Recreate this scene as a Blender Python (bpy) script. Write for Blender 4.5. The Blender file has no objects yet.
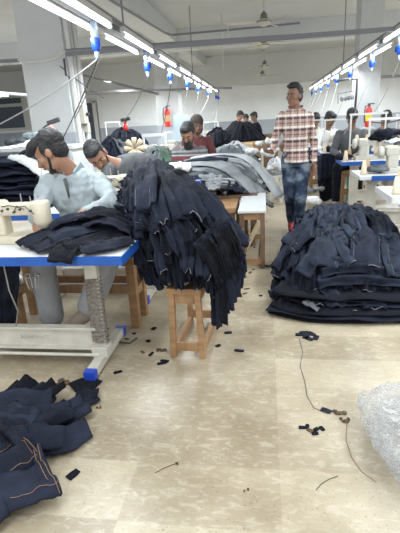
import bpy, bmesh, math, random
from mathutils import Vector, Matrix, noise
V = Vector
random.seed(7)
C = bpy.context.scene.collection
PI = math.pi
H = 1.40
F = 450.0
# ------------------------------------------------------------------ camera frame (measured from the photograph)
a_ = V((65, 153.5, -F)).normalized()
c_ = V((1, .055, 0)).cross(a_).normalized()
x_ = a_.cross(c_)
R3 = Matrix((x_, a_, c_))            # world = R3 @ camera
O = V((0, 0, H))
def ray(px, py): return R3 @ V((px-200, 266.5-py, -F))
def atz(px, py, z):
    d = ray(px, py); return O + d*((z-H)/d.z)
def aty(px, py, y):
    d = ray(px, py); return O + d*(y/d.y)

cam_d = bpy.data.cameras.new('camera'); cam = bpy.data.objects.new('camera', cam_d); C.objects.link(cam)
M4 = R3.to_4x4(); M4.translation = O
cam.matrix_world = M4
cam_d.sensor_fit = 'VERTICAL'; cam_d.sensor_height = 24.0; cam_d.lens = 24.0*F/533.0
cam_d.clip_start = .05; cam_d.clip_end = 100
bpy.context.scene.camera = cam

# ------------------------------------------------------------------ materials
def mat(name, col, rough=.6, metal=0, var=.0, vscale=8., bump=0., bscale=40., emit=None, es=0, col2=None, coat=0, spec=None, stretch=None):
    m = bpy.data.materials.new(name); m.use_nodes = True
    nt = m.node_tree; N = nt.nodes; L = nt.links
    b = N['Principled BSDF']
    b.inputs['Base Color'].default_value = (*col, 1); b.inputs['Roughness'].default_value = rough
    b.inputs['Metallic'].default_value = metal
    if spec is not None: b.inputs['Specular IOR Level'].default_value = spec
    if coat: b.inputs['Coat Weight'].default_value = coat
    if emit: b.inputs['Emission Color'].default_value = (*emit, 1); b.inputs['Emission Strength'].default_value = es
    if var or col2 or bump:
        tc = N.new('ShaderNodeTexCoord'); src = tc.outputs['Object']
        if stretch:
            mp = N.new('ShaderNodeMapping'); mp.inputs['Scale'].default_value = stretch; L.new(src, mp.inputs['Vector']); src = mp.outputs['Vector']
    if var or col2:
        n = N.new('ShaderNodeTexNoise'); n.inputs['Scale'].default_value = vscale; n.inputs['Detail'].default_value = 4
        L.new(src, n.inputs['Vector'])
        r = N.new('ShaderNodeValToRGB'); r.color_ramp.elements[0].position = .35; r.color_ramp.elements[1].position = .65
        c2 = col2 if col2 else tuple(min(1, x*(1+var)) for x in col)
        c1 = col if col2 else tuple(x*(1-var) for x in col)
        r.color_ramp.elements[0].color = (*c1, 1); r.color_ramp.elements[1].color = (*c2, 1)
        L.new(n.outputs['Fac'], r.inputs['Fac']); L.new(r.outputs['Color'], b.inputs['Base Color'])
    if bump:
        n2 = N.new('ShaderNodeTexNoise'); n2.inputs['Scale'].default_value = bscale; n2.inputs['Detail'].default_value = 3
        L.new(src, n2.inputs['Vector'])
        bp = N.new('ShaderNodeBump'); bp.inputs['Strength'].default_value = bump; bp.inputs['Distance'].default_value = .01
        L.new(n2.outputs['Fac'], bp.inputs['Height']); L.new(bp.outputs['Normal'], b.inputs['Normal'])
    return m
Mt = {}
Mt['denim'] = mat('dark_denim', (.0075, .010, .020), .85, var=.45, vscale=6, bump=.6, bscale=30, spec=.25)
Mt['denim2'] = mat('indigo_denim', (.012, .0155, .029), .85, var=.4, vscale=7, bump=.6, bscale=30, spec=.25)
Mt['denim3'] = mat('blue_denim', (.023, .030, .049), .85, var=.45, vscale=6, bump=.6, bscale=30, spec=.25)
Mt['black'] = mat('black_denim', (.0055, .0065, .011), .9, var=.3, bump=.5, spec=.2)
Mt['grey'] = mat('grey_denim', (.24, .255, .265), .9, var=.25, vscale=5, bump=.5, spec=.2)
Mt['grey2'] = mat('mid_grey_denim', (.10, .11, .12), .9, var=.3, vscale=5, bump=.5, spec=.2)
Mt['grey3'] = mat('pale_grey_cloth', (.40, .42, .43), .9, var=.15, vscale=5, bump=.5, spec=.2)
Mt['greendark'] = mat('dark_green_cloth', (.045, .075, .055), .9, var=.4, bump=.4)
Mt['whitecloth'] = mat('white_cloth', (.72, .73, .74), .9, var=.08, bump=.4)
Mt['wood'] = mat('bench_wood', (.25, .135, .06), .6, col2=(.36, .21, .10), vscale=5, bump=.2, stretch=(1, 1, 5))
Mt['woodx'] = mat('bench_wood_rail', (.24, .13, .06), .6, col2=(.35, .205, .10), vscale=5, bump=.2, stretch=(5, 1, 1))
Mt['woodpale'] = mat('pale_plank', (.46, .35, .21), .6, var=.15, vscale=6)
Mt['wooddark'] = mat('dark_bench_wood', (.16, .095, .055), .65, var=.25, vscale=6)
Mt['laminate'] = mat('white_laminate', (.58, .59, .59), .35, var=.05, vscale=3)
Mt['bluelam'] = mat('blue_edge_band', (.012, .085, .36), .35, var=.08)
Mt['bluecap'] = mat('blue_plastic', (.02, .06, .45), .35)
Mt['bluesock'] = mat('blue_socket_plastic', (.01, .07, .55), .4)
Mt['clear'] = mat('frosted_sleeve', (.36, .44, .54), .25)
Mt['castwhite'] = mat('cream_painted_metal', (.56, .53, .46), .45, var=.08, vscale=10)
Mt['cream'] = mat('cream_enamel', (.56, .50, .38), .35, var=.06, vscale=9, coat=.2)
Mt['creamb'] = mat('pale_enamel', (.47, .45, .39), .35, var=.05, vscale=9, coat=.2)
Mt['steel'] = mat('steel', (.45, .45, .46), .3, .9)
Mt['darksteel'] = mat('dark_steel', (.06, .06, .065), .45, .5)
Mt['alu'] = mat('aluminium_rail', (.20, .205, .22), .5, .3)
Mt['pipe'] = mat('grey_conduit', (.20, .20, .22), .5, .2)
Mt['pipewhite'] = mat('white_conduit', (.62, .62, .60), .5)
Mt['tube'] = mat('fluorescent_tube', (1, 1, 1), .4, emit=(.93, .97, 1), es=3.2)
Mt['wall'] = mat('white_wall_paint', (.78, .80, .81), .7, var=.03, vscale=1.5)
Mt['pillarp'] = mat('pillar_paint', (.56, .575, .58), .6, var=.04, vscale=3, bump=.15, bscale=12)
Mt['dado'] = mat('grey_blue_dado', (.38, .41, .46), .55, var=.05, vscale=2)
Mt['ceil'] = mat('ceiling_paint', (.50, .52, .53), .8, var=.05, vscale=1)
Mt['beam'] = mat('beam_paint', (.58, .60, .61), .8, var=.04, vscale=1)
Mt['skin'] = mat('skin', (.30, .155, .095), .55, var=.12, vscale=12)
Mt['skin2'] = mat('darker_skin', (.20, .105, .065), .55, var=.12, vscale=12)
Mt['hair'] = mat('black_hair', (.008, .008, .009), .6, var=.3, vscale=60, bump=1, bscale=120)
Mt['eyew'] = mat('eye_white', (.40, .36, .33), .3)
Mt['eyeb'] = mat('pupil', (.01, .008, .006), .2)
Mt['lips'] = mat('lips', (.26, .10, .075), .5)
Mt['kurta'] = mat('pale_blue_kurta', (.33, .375, .39), .85, var=.06, vscale=6, bump=.3, bscale=25)
Mt['kurtatrim'] = mat('kurta_trim', (.28, .34, .36), .85)
Mt['greytrouser'] = mat('grey_trouser_cloth', (.30, .30, .31), .85, var=.08, vscale=6)
Mt['charcoal'] = mat('charcoal_shirt', (.085, .09, .095), .85, var=.15)
Mt['maroon'] = mat('maroon_shirt', (.10, .025, .028), .85, var=.2)
Mt['tancap'] = mat('tan_knit', (.045, .034, .028), .9, var=.3, vscale=40)
Mt['redpaint'] = mat('red_paint', (.60, .035, .03), .3)
Mt['yellow'] = mat('yellow_label', (.75, .60, .06), .5)
Mt['orange'] = mat('orange_thread', (.26, .15, .08), .8)
Mt['pinkcone'] = mat('pink_thread', (.75, .30, .28), .8)
Mt['white'] = mat('white_plastic', (.60, .60, .58), .4)
Mt['beigethread'] = mat('beige_thread', (.60, .50, .36), .8)
Mt['cablew'] = mat('pale_cable', (.24, .235, .22), .5)
Mt['cableb'] = mat('dark_cable', (.06, .06, .06), .5)
Mt['shoe'] = mat('tan_shoe', (.30, .24, .19), .6, var=.1)
Mt['sole'] = mat('pale_sole', (.5, .46, .42), .7)
Mt['redshoe'] = mat('red_shoe', (.36, .035, .045), .5, var=.3, vscale=30)
Mt['lint'] = mat('brown_lint', (.10, .065, .035), .95, var=.4, vscale=40)
Mt['glassgap'] = mat('dark_glass_and_doorway', (.10, .125, .16), .1)  # dark tone also stands in for the doorway's shaded interior
Mt['fan'] = mat('fan_enamel', (.56, .54, .46), .4)
Mt['fandark'] = mat('fan_ring', (.16, .15, .13), .5)
Mt['cardboard'] = mat('cardboard', (.50, .34, .19), .8, var=.1)
Mt['orangecone'] = mat('rust_thread', (.42, .16, .06), .8)
Mt['stitch2'] = mat('frayed_thread', (.20, .21, .23), .9)
Mt['teal'] = mat('teal_plastic', (.03, .35, .30), .5)
Mt['bluewhite'] = mat('pale_blue_panel', (.38, .45, .50), .5)
Mt['yshirt'] = mat('pale_yellow_shirt', (.52, .50, .36), .85)
Mt['rope'] = mat('grey_brown_rope', (.19, .165, .14), .9, var=.3, vscale=60)
Mt['stitch'] = mat('pale_stitching', (.13, .14, .16), .8)

def floor_mat():
    m = bpy.data.materials.new('marble_chip_tiles'); m.use_nodes = True
    N = m.node_tree.nodes; L = m.node_tree.links; b = N['Principled BSDF']
    tc = N.new('ShaderNodeTexCoord')
    mp = N.new('ShaderNodeMapping'); mp.inputs['Location'].default_value = (.55, -.02+.3*10, 0); L.new(tc.outputs['Object'], mp.inputs['Vector'])
    br = N.new('ShaderNodeTexBrick'); br.offset = .0; br.squash = 1
    br.inputs['Scale'].default_value = 1; br.inputs['Brick Width'].default_value = .6; br.inputs['Row Height'].default_value = .3
    br.inputs['Mortar Size'].default_value = .0012; br.inputs['Mortar Smooth'].default_value = .3; br.inputs['Bias'].default_value = -.1
    br.inputs['Color1'].default_value = (.345, .285, .20, 1); br.inputs['Color2'].default_value = (.49, .42, .305, 1)
    br.inputs['Mortar'].default_value = (.37, .315, .235, 1)
    L.new(mp.outputs['Vector'], br.inputs['Vector'])
    # pale chips
    n = N.new('ShaderNodeTexNoise'); n.inputs['Scale'].default_value = 30; n.inputs['Detail'].default_value = 5; n.inputs['Roughness'].default_value = .6; n.inputs['Distortion'].default_value = 1.2
    mp2 = N.new('ShaderNodeMapping'); mp2.inputs['Scale'].default_value = (.5, 1.2, 1); mp2.inputs['Rotation'].default_value = (0, 0, .5)
    L.new(tc.outputs['Object'], mp2.inputs['Vector']); L.new(mp2.outputs['Vector'], n.inputs['Vector'])
    r = N.new('ShaderNodeValToRGB'); r.color_ramp.elements[0].position = .50; r.color_ramp.elements[1].position = .66
    L.new(n.outputs['Fac'], r.inputs['Fac'])
    mx = N.new('ShaderNodeMix'); mx.data_type = 'RGBA'; mx.inputs[7].default_value = (.60, .545, .44, 1)
    mu = N.new('ShaderNodeMath'); mu.operation = 'MULTIPLY'; mu.inputs[1].default_value = .5; L.new(r.outputs['Color'], mu.inputs[0])
    L.new(mu.outputs[0], mx.inputs[0]); L.new(br.outputs['Color'], mx.inputs[6])
    # grime
    n3 = N.new('ShaderNodeTexNoise'); n3.inputs['Scale'].default_value = 3.2; n3.inputs['Detail'].default_value = 6; L.new(tc.outputs['Object'], n3.inputs['Vector'])
    r3 = N.new('ShaderNodeValToRGB'); r3.color_ramp.elements[0].position = .3; r3.color_ramp.elements[0].color = (.70, .67, .62, 1); r3.color_ramp.elements[1].position = .62; r3.color_ramp.elements[1].color = (1, 1, 1, 1)
    L.new(n3.outputs['Fac'], r3.inputs['Fac'])
    m3 = N.new('ShaderNodeMix'); m3.data_type = 'RGBA'; m3.blend_type = 'MULTIPLY'; m3.inputs[0].default_value = 1
    L.new(mx.outputs[2], m3.inputs[6]); L.new(r3.outputs['Color'], m3.inputs[7])
    # fine specks
    n4 = N.new('ShaderNodeTexNoise'); n4.inputs['Scale'].default_value = 90; n4.inputs['Detail'].default_value = 2; L.new(tc.outputs['Object'], n4.inputs['Vector'])
    r4 = N.new('ShaderNodeValToRGB'); r4.color_ramp.elements[0].position = .27; r4.color_ramp.elements[0].color = (.55, .5, .42, 1); r4.color_ramp.elements[1].position = .36; r4.color_ramp.elements[1].color = (1, 1, 1, 1)
    L.new(n4.outputs['Fac'], r4.inputs['Fac'])
    m4 = N.new('ShaderNodeMix'); m4.data_type = 'RGBA'; m4.blend_type = 'MULTIPLY'; m4.inputs[0].default_value = 1
    L.new(m3.outputs[2], m4.inputs[6]); L.new(r4.outputs['Color'], m4.inputs[7])
    L.new(m4.outputs[2], b.inputs['Base Color'])
    rr = N.new('ShaderNodeMapRange'); rr.inputs['To Min'].default_value = .24; rr.inputs['To Max'].default_value = .42
    L.new(n3.outputs['Fac'], rr.inputs['Value']); L.new(rr.outputs[0], b.inputs['Roughness'])
    return m
Mt['floor'] = floor_mat()

def stripes_mat(name, base, hz, vt, rough=.85):
    """woven checks: hz / vt = list of (period, lo, hi, colour) in object space"""
    m = bpy.data.materials.new(name); m.use_nodes = True
    N = m.node_tree.nodes; L = m.node_tree.links; b = N['Principled BSDF']; b.inputs['Roughness'].default_value = rough
    tc = N.new('ShaderNodeTexCoord'); sp = N.new('ShaderNodeSeparateXYZ'); L.new(tc.outputs['Object'], sp.inputs[0])
    cur = N.new('ShaderNodeRGB'); cur.outputs[0].default_value = (*base, 1); cur = cur.outputs[0]
    for axis, lst in (('Z', hz), ('X', vt)):
        for per, lo, hi, col, alpha in lst:
            mo = N.new('ShaderNodeMath'); mo.operation = 'DIVIDE'; mo.inputs[1].default_value = per; L.new(sp.outputs[axis], mo.inputs[0])
            ad = N.new('ShaderNodeMath'); ad.operation = 'ADD'; ad.inputs[1].default_value = 50; L.new(mo.outputs[0], ad.inputs[0])
            fr = N.new('ShaderNodeMath'); fr.operation = 'FRACT'; L.new(ad.outputs[0], fr.inputs[0])
            g = N.new('ShaderNodeMath'); g.operation = 'GREATER_THAN'; g.inputs[1].default_value = lo; L.new(fr.outputs[0], g.inputs[0])
            l = N.new('ShaderNodeMath'); l.operation = 'LESS_THAN'; l.inputs[1].default_value = hi; L.new(fr.outputs[0], l.inputs[0])
            mm = N.new('ShaderNodeMath'); mm.operation = 'MULTIPLY'; L.new(g.outputs[0], mm.inputs[0]); L.new(l.outputs[0], mm.inputs[1])
            ma = N.new('ShaderNodeMath'); ma.operation = 'MULTIPLY'; ma.inputs[1].default_value = alpha; L.new(mm.outputs[0], ma.inputs[0])
            mx = N.new('ShaderNodeMix'); mx.data_type = 'RGBA'; mx.inputs[7].default_value = (*col, 1)
            L.new(ma.outputs[0], mx.inputs[0]); L.new(cur, mx.inputs[6]); cur = mx.outputs[2]
    L.new(cur, b.inputs['Base Color'])
    return m
Mt['plaid'] = stripes_mat('pink_plaid', (.40, .25, .21),
    [(.12, .0, .20, (.035, .03, .045), .9), (.12, .26, .44, (.72, .68, .62), .9), (.12, .66, .74, (.06, .05, .07), .8)],
    [(.075, .0, .12, (.05, .04, .06), .55), (.075, .35, .55, (.66, .60, .54), .40)])
Mt['stripe'] = stripes_mat('maroon_grey_stripes', (.10, .10, .105), [(.17, .0, .28, (.20, .04, .05), .9), (.17, .34, .42, (.50, .48, .46), .8), (.17, .6, .75, (.30, .29, .29), .8)], [])
def ripped():
    m = mat('ripped_denim', (.035, .055, .095), .85, spec=.2)
    N = m.node_tree.nodes; L = m.node_tree.links; b = N['Principled BSDF']
    tc = N.new('ShaderNodeTexCoord'); n = N.new('ShaderNodeTexNoise'); n.inputs['Scale'].default_value = 7; n.inputs['Detail'].default_value = 4
    L.new(tc.outputs['Object'], n.inputs['Vector']); r = N.new('ShaderNodeValToRGB')
    e = r.color_ramp.elements; e[0].position = .44; e[0].color = (.013, .02, .038, 1); e[1].position = .56; e[1].color = (.04, .06, .10, 1)
    e2 = e.new(.66); e2.color = (.15, .18, .22, 1); L.new(n.outputs['Fac'], r.inputs['Fac']); L.new(r.outputs['Color'], b.inputs['Base Color'])
    return m
Mt['ripped'] = ripped()
def plastic_mat():
    """thin polythene film: mostly see-through, white where it is creased"""
    m = bpy.data.materials.new('clear_polythene'); m.use_nodes = True
    N = m.node_tree.nodes; L = m.node_tree.links; b = N['Principled BSDF']
    b.inputs['Base Color'].default_value = (.86, .87, .88, 1); b.inputs['Roughness'].default_value = .14
    tr = N.new('ShaderNodeBsdfTransparent'); tr.inputs['Color'].default_value = (.99, .99, .99, 1); mx = N.new('ShaderNodeMixShader')
    tl = N.new('ShaderNodeBsdfTranslucent'); tl.inputs['Color'].default_value = (.85, .86, .87, 1); m2 = N.new('ShaderNodeMixShader'); m2.inputs[0].default_value = .45
    L.new(b.outputs[0], m2.inputs[1]); L.new(tl.outputs[0], m2.inputs[2])
    tc = N.new('ShaderNodeTexCoord'); acc = None
    for sc_, w_, dis in ((7, .022, 1.5), (15, .030, 2.5), (28, .03, 1.0)):
        n = N.new('ShaderNodeTexNoise'); n.inputs['Scale'].default_value = sc_; n.inputs['Detail'].default_value = 1.5; n.inputs['Distortion'].default_value = dis
        L.new(tc.outputs['Object'], n.inputs['Vector'])
        a = N.new('ShaderNodeMath'); a.operation = 'SUBTRACT'; a.inputs[1].default_value = .5; L.new(n.outputs['Fac'], a.inputs[0])
        c = N.new('ShaderNodeMath'); c.operation = 'ABSOLUTE'; L.new(a.outputs[0], c.inputs[0])
        r = N.new('ShaderNodeMapRange'); r.inputs['From Min'].default_value = 0; r.inputs['From Max'].default_value = w_; r.inputs['To Min'].default_value = .55; r.inputs['To Max'].default_value = 0
        L.new(c.outputs[0], r.inputs['Value'])
        if acc is None: acc = r.outputs[0]
        else:
            q = N.new('ShaderNodeMath'); q.operation = 'MAXIMUM'; L.new(acc, q.inputs[0]); L.new(r.outputs[0], q.inputs[1]); acc = q.outputs[0]
    ad = N.new('ShaderNodeMath'); ad.operation = 'ADD'; ad.inputs[1].default_value = .14; L.new(acc, ad.inputs[0])
    bp = N.new('ShaderNodeBump'); bp.inputs['Strength'].default_value = 1; bp.inputs['Distance'].default_value = .008
    L.new(acc, bp.inputs['Height']); L.new(bp.outputs['Normal'], b.inputs['Normal'])
    L.new(ad.outputs[0], mx.inputs[0]); L.new(tr.outputs[0], mx.inputs[1]); L.new(m2.outputs[0], mx.inputs[2])
    L.new(mx.outputs[0], N['Material Output'].inputs['Surface'])
    return m
Mt['plastic'] = plastic_mat()

# ------------------------------------------------------------------ mesh collector
class MB:
    def __init__(s): s.v = []; s.f = []
    def add(s, vs, fs):
        o = len(s.v); s.v += [V(p) for p in vs]; s.f += [tuple(i+o for i in f) for f in fs]; return s
    def box(s, c, d, rot=None):
        c = V(c); vs = []
        for x in (-.5, .5):
            for y in (-.5, .5):
                for z in (-.5, .5):
                    p = V((x*d[0], y*d[1], z*d[2]))
                    if rot is not None: p = rot @ p
                    vs.append(c+p)
        return s.add(vs, [(0,1,3,2),(4,6,7,5),(0,4,5,1),(2,3,7,6),(0,2,6,4),(1,5,7,3)])
    def bar(s, p, q, w, h=None, up=(0, 0, 1)):
        p = V(p); q = V(q); h = h or w; d = q-p; L = d.length; d.normalize(); up = V(up)
        sd = d.cross(up)
        if sd.length < 1e-3: sd = d.cross(V((0, 1, 0)))
        sd.normalize(); u = sd.cross(d)
        return s.box((p+q)/2, (L, w, h), Matrix((d, sd, u)).transposed())
    def cyl(s, p, q, r0, r1=None, n=12):
        p = V(p); q = V(q); r1 = r0 if r1 is None else r1; d = (q-p).normalized()
        a = d.cross(V((0, 0, 1)))
        if a.length < 1e-3: a = V((1, 0, 0))
        a.normalize(); b = d.cross(a); vs = []
        for c, r in ((p, r0), (q, r1)):
            for i in range(n):
                t = 2*PI*i/n; vs.append(c + a*math.cos(t)*r + b*math.sin(t)*r)
        return s.add(vs, [(i, (i+1) % n, n+(i+1) % n, n+i) for i in range(n)] + [tuple(range(n-1, -1, -1)), tuple(range(n, 2*n))])
    def tube(s, pts, r, n=6):
        pts = [V(p) for p in pts]; vs = []; m = len(pts); prev = None
        for i, p in enumerate(pts):
            d = (pts[min(i+1, m-1)] - pts[max(i-1, 0)]).normalized()
            if prev is None:
                a = d.cross(V((0, 0, 1)))
                if a.length < 1e-2: a = d.cross(V((1, 0, 0)))
            else: a = prev - d*prev.dot(d)
            a.normalize(); prev = a; b = d.cross(a)
            for k in range(n):
                t = 2*PI*k/n; vs.append(p + (a*math.cos(t)+b*math.sin(t))*r)
        fs = [(i*n+k, i*n+(k+1) % n, (i+1)*n+(k+1) % n, (i+1)*n+k) for i in range(m-1) for k in range(n)]
        return s.add(vs, fs + [tuple(range(n-1, -1, -1)), tuple(range((m-1)*n, m*n))])
    def lathe(s, prof, o=(0, 0, 0), ax=(0, 0, 1), n=16):
        o = V(o); ax = V(ax).normalized(); a = ax.cross(V((0, 1, 0)))
        if a.length < 1e-2: a = ax.cross(V((1, 0, 0)))
        a.normalize(); b = ax.cross(a); vs = []
        for r, h in prof:
            for k in range(n):
                t = 2*PI*k/n; vs.append(o + ax*h + (a*math.cos(t)+b*math.sin(t))*max(r, 1e-4))
        m = len(prof)
        return s.add(vs, [(i*n+k, i*n+(k+1) % n, (i+1)*n+(k+1) % n, (i+1)*n+k) for i in range(m-1) for k in range(n)] + [tuple(range(n-1, -1, -1)), tuple(range((m-1)*n, m*n))])
    def ell(s, c, r, rot=None, n=16, m=10):
        c = V(c); r = (r, r, r) if isinstance(r, (int, float)) else r; vs = [V((0, 0, -1))]
        for i in range(1, m):
            t = PI*i/m
            for k in range(n):
                u = 2*PI*k/n; vs.append(V((math.sin(t)*math.cos(u), math.sin(t)*math.sin(u), -math.cos(t))))
        vs.append(V((0, 0, 1)))
        out = []
        for p in vs:
            p = V((p.x*r[0], p.y*r[1], p.z*r[2]))
            out.append(c + (rot @ p if rot is not None else p))
        fs = [(0, 1+(k+1) % n, 1+k) for k in range(n)]
        for i in range(m-2):
            fs += [(1+i*n+k, 1+i*n+(k+1) % n, 1+(i+1)*n+(k+1) % n, 1+(i+1)*n+k) for k in range(n)]
        e = len(vs)-1; fs += [(1+(m-2)*n+k, 1+(m-2)*n+(k+1) % n, e) for k in range(n)]
        return s.add(out, fs)
    def cap(s, p, q, r0, r1=None):
        r1 = r0 if r1 is None else r1
        return s.ell(p, r0, n=14, m=8).ell(q, r1, n=14, m=8).cyl(p, q, r0, r1, 14)
    def loft(s, rings, n=20):
        """rings: (centre, half-lateral vector, half-depth vector)"""
        vs = []
        for c, a, b in rings:
            for k in range(n):
                t = 2*PI*k/n; ct, st = math.cos(t), math.sin(t)
                ct = math.copysign(abs(ct)**.85, ct); st = math.copysign(abs(st)**.85, st)
                vs.append(V(c)+V(a)*ct+V(b)*st)
        m = len(rings)
        return s.add(vs, [(i*n+k, i*n+(k+1) % n, (i+1)*n+(k+1) % n, (i+1)*n+k) for i in range(m-1) for k in range(n)] + [tuple(range(n-1, -1, -1)), tuple(range((m-1)*n, m*n))])
    def prism(s, pts, z0, z1):
        n = len(pts)
        return s.add([(x, y, z0) for x, y in pts]+[(x, y, z1) for x, y in pts],
                     [tuple(range(n-1, -1, -1)), tuple(range(n, 2*n))]+[(i, (i+1) % n, n+(i+1) % n, n+i) for i in range(n)])
    def build(s, name, m, parent=None, smooth=False, bevel=0, recentre=None):
        me = bpy.data.meshes.new(name)
        vs = s.v; off = V((0, 0, 0))
        if recentre is None: recentre = parent is None
        if recentre and vs:
            mn = V([min(p[i] for p in vs) for i in range(3)]); mxx = V([max(p[i] for p in vs) for i in range(3)])
            off = V(((mn.x+mxx.x)/2, (mn.y+mxx.y)/2, mn.z))
        me.from_pydata([p-off for p in vs], [], s.f)
        bm = bmesh.new(); bm.from_mesh(me); bmesh.ops.recalc_face_normals(bm, faces=bm.faces); bm.to_mesh(me); bm.free()
        me.materials.append(Mt[m])
        if smooth: me.polygons.foreach_set('use_smooth', [True]*len(me.polygons))
        o = bpy.data.objects.new(name, me); C.objects.link(o); o.location = off
        if parent is not None: o.parent = parent
        if bevel:
            b = o.modifiers.new('bevel', 'BEVEL'); b.width = bevel; b.segments = 2; b.limit_method = 'ANGLE'
        return o
def tag(o, label=None, cat=None, group=None, kind=None):
    if label: o['label'] = label
    if cat: o['category'] = cat
    if group: o['group'] = group
    if kind: o['kind'] = kind
    return o
def thing(name, loc, label, cat, group=None, rz=0):
    o = bpy.data.objects.new(name, None); C.objects.link(o); o.location = loc; o.rotation_euler = (0, 0, rz)
    o.empty_display_size = .1
    return tag(o, label, cat, group)
def copy_tree(o, parent=None):
    c = o.copy(); C.objects.link(c); c.parent = parent
    for ch in list(o.children): copy_tree(ch, c)
    return c
def struct(o): o['kind'] = 'structure'; return o

# ------------------------------------------------------------------ the room
BY = 18.0; CH = 3.4; XL, XR = -12.0, 8.0
struct(MB().box(((XL+XR)/2, (BY-3)/2, -.05), (XR-XL, BY+3, .1)).build('floor', 'floor', recentre=False))
struct(MB().box(((XL+XR)/2, (BY-3)/2, CH+.1), (XR-XL, BY+3, .2)).build('ceiling', 'ceil', recentre=False))
def wall(name, x0, x1, y, z0=0, z1=CH):
    struct(MB().box(((x0+x1)/2, y+.1, (z0+z1)/2), (x1-x0, .2, z1-z0)).build(name, 'wall', recentre=False))
# back wall with openings for the window (left) and the doorway
wx0, wx1 = aty(-26, 100, BY).x, aty(27, 100, BY).x; wz0, wz1 = aty(10, 131, BY).z, aty(10, 95, BY).z
dx0, dx1 = aty(84, 120, BY).x, aty(99, 120, BY).x; dz1 = aty(90, 101, BY).z
bw = MB()
def seg(x0, x1, z0, z1): bw.box(((x0+x1)/2, BY+.1, (z0+z1)/2), (x1-x0, .2, z1-z0))
seg(XL, wx0, 0, CH); seg(wx0, wx1, 0, wz0); seg(wx0, wx1, wz1, CH); seg(wx1, dx0, 0, CH); seg(dx0, dx1, dz1, CH); seg(dx1, XR, 0, CH)
struct(bw.build('wall_back', 'wall', recentre=False))
struct(MB().box((XL-.1, (BY-3)/2, CH/2), (.2, BY+3, CH)).build('wall_left', 'wall', recentre=False))
struct(MB().box((XR+.1, (BY-3)/2, CH/2), (.2, BY+3, CH)).build('wall_right', 'wall', recentre=False))
DZ = 1.17
tr = MB()
for x0, x1 in ((XL, wx0), (wx0, wx1), (wx1, dx0), (dx1, XR)):
    z1 = DZ if not (x0 == wx0) else min(DZ, wz0)
    tr.box(((x0+x1)/2, BY-.008, z1/2), (x1-x0, .016, z1))
struct(tr.build('trim_1', 'dado', recentre=False))
struct(MB().box((0, BY-.25, (2.40+CH)/2), (XR*2, .5, CH-2.40)).box((-9.9, BY-.25, (2.55+CH)/2), (3.9, .5, CH-2.55)).build('trim_2', 'beam', recentre=False))
struct(MB().box((-2, 11.95, (2.95+CH)/2), (20, .4, CH-2.95)).build('trim_3', 'beam', recentre=False))
struct(MB().box((-2.3, 9, (3.1+CH)/2), (.45, 17.4, CH-3.1)).build('trim_4', 'beam', recentre=False))
# window
wn = MB(); cx = (wx0+wx1)/2
for x, w_ in ((wx0+.1, .2), (wx1-.13, .26), (wx0+.50*(wx1-wx0)-.35, .12)): wn.box((x, BY+.05, (wz0+wz1)/2), (w_, .1, wz1-wz0))
for z in (wz0+.05, wz1-.05, wz0+.72*(wz1-wz0)): wn.box((cx, BY+.05, z), (wx1-wx0, .09, .12))
w = struct(wn.build('window_1', 'white', recentre=False))
MB().box((cx, BY+.13, (wz0+wz1)/2), (wx1-wx0, .02, wz1-wz0)).build('pane', 'glassgap', w)
# doorway; a flat dark sheet is painted in for its shaded interior
dn = MB()
for x in (dx0+.06, dx1-.12): dn.box((x, BY+.03, dz1/2), (.14 if x > dx0+.1 else .1, .2, dz1))
dn.box(((dx0+dx1)/2, BY+.03, dz1), (dx1-dx0, .2, .12))
dd = struct(dn.build('door_1', 'white', recentre=False))
MB().box(((dx0+dx1)/2, BY+.15, dz1/2), (dx1-dx0, .04, dz1)).build('dark_interior_sheet', 'glassgap', dd)

def pillar(i, x0, x1, y0, dep, dz):
    t = thing('pillar', ((x0+x1)/2, y0+dep/2, 0), None, None)
    del_ = [t]
    o = MB().box((0, 0, CH/2), (x1-x0, dep, CH)).build('shaft', 'pillarp', t, bevel=.01)
    MB().box((0, 0, dz/2), (x1-x0+.012, dep+.012, dz)).build('dado', 'dado', t)
    t['kind'] = 'structure'; t['label'] = ['broad white square pillar at left with grey dado and wall conduits', 'white pillar in the middle distance carrying a red extinguisher', 'white pillar at right behind the seated workers'][i]
    t.name = 'trim_%d' % (10+i)
    return t
pl0 = aty(19, 50, 5.5).x; pl1 = aty(64, 50, 5.5).x
pillar(0, pl0, pl1, 5.5, .5, 1.30)
pm0 = aty(155, 90, 12.6).x; pm1 = aty(178, 90, 12.6).x
pillar(1, pm0, pm1, 12.6, .5, 1.22)
pr0 = aty(358, 70, 9.4).x; pr1 = aty(381, 70, 9.4).x
pillar(2, pr0, pr1, 9.4, .5, 1.27)
# conduits on the big pillar's side
sx = pl1+.03
for k, (y, m, r) in enumerate(((5.56, 'pipewhite', .035), (5.68, 'pipewhite', .02), (5.80, 'pipewhite', .028))):
    t = MB().tube([(sx, y, z) for z in (0, 1, 2, 3.35)], r, 8).build('wall_conduit', m)
    tag(t, ['thick white pipe up the near edge of the broad left pillar', 'thin white pipe between two others on the broad left pillar', 'white pipe up the far side edge of the broad left pillar'][k], 'pipe')
t = thing('isolator_box', (sx+.02, 5.62, 1.40), 'cream isolator box on the side of the broad left pillar', 'electrical box')
MB().box((.03, 0, .1), (.09, .13, .22)).build('box_body', 'creamb', t, bevel=.01); MB().box((.02, .1, -.06), (.07, .1, .12)).build('box_extension', 'creamb', t, bevel=.008)
MB().cyl((.08, 0, .1), (.11, 0, .1), .02).build('knob', 'darksteel', t)
p = [aty(66, 53, 5.56), aty(64, 60, 5.50), aty(66, 75, 5.50), aty(71, 80, 5.55), aty(69, 62, 5.55)]
tag(MB().tube(p, .014).build('hook_cable', 'cableb'), 'dark looped cable hooked at the top of the left pillar pipes', 'cable')
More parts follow.
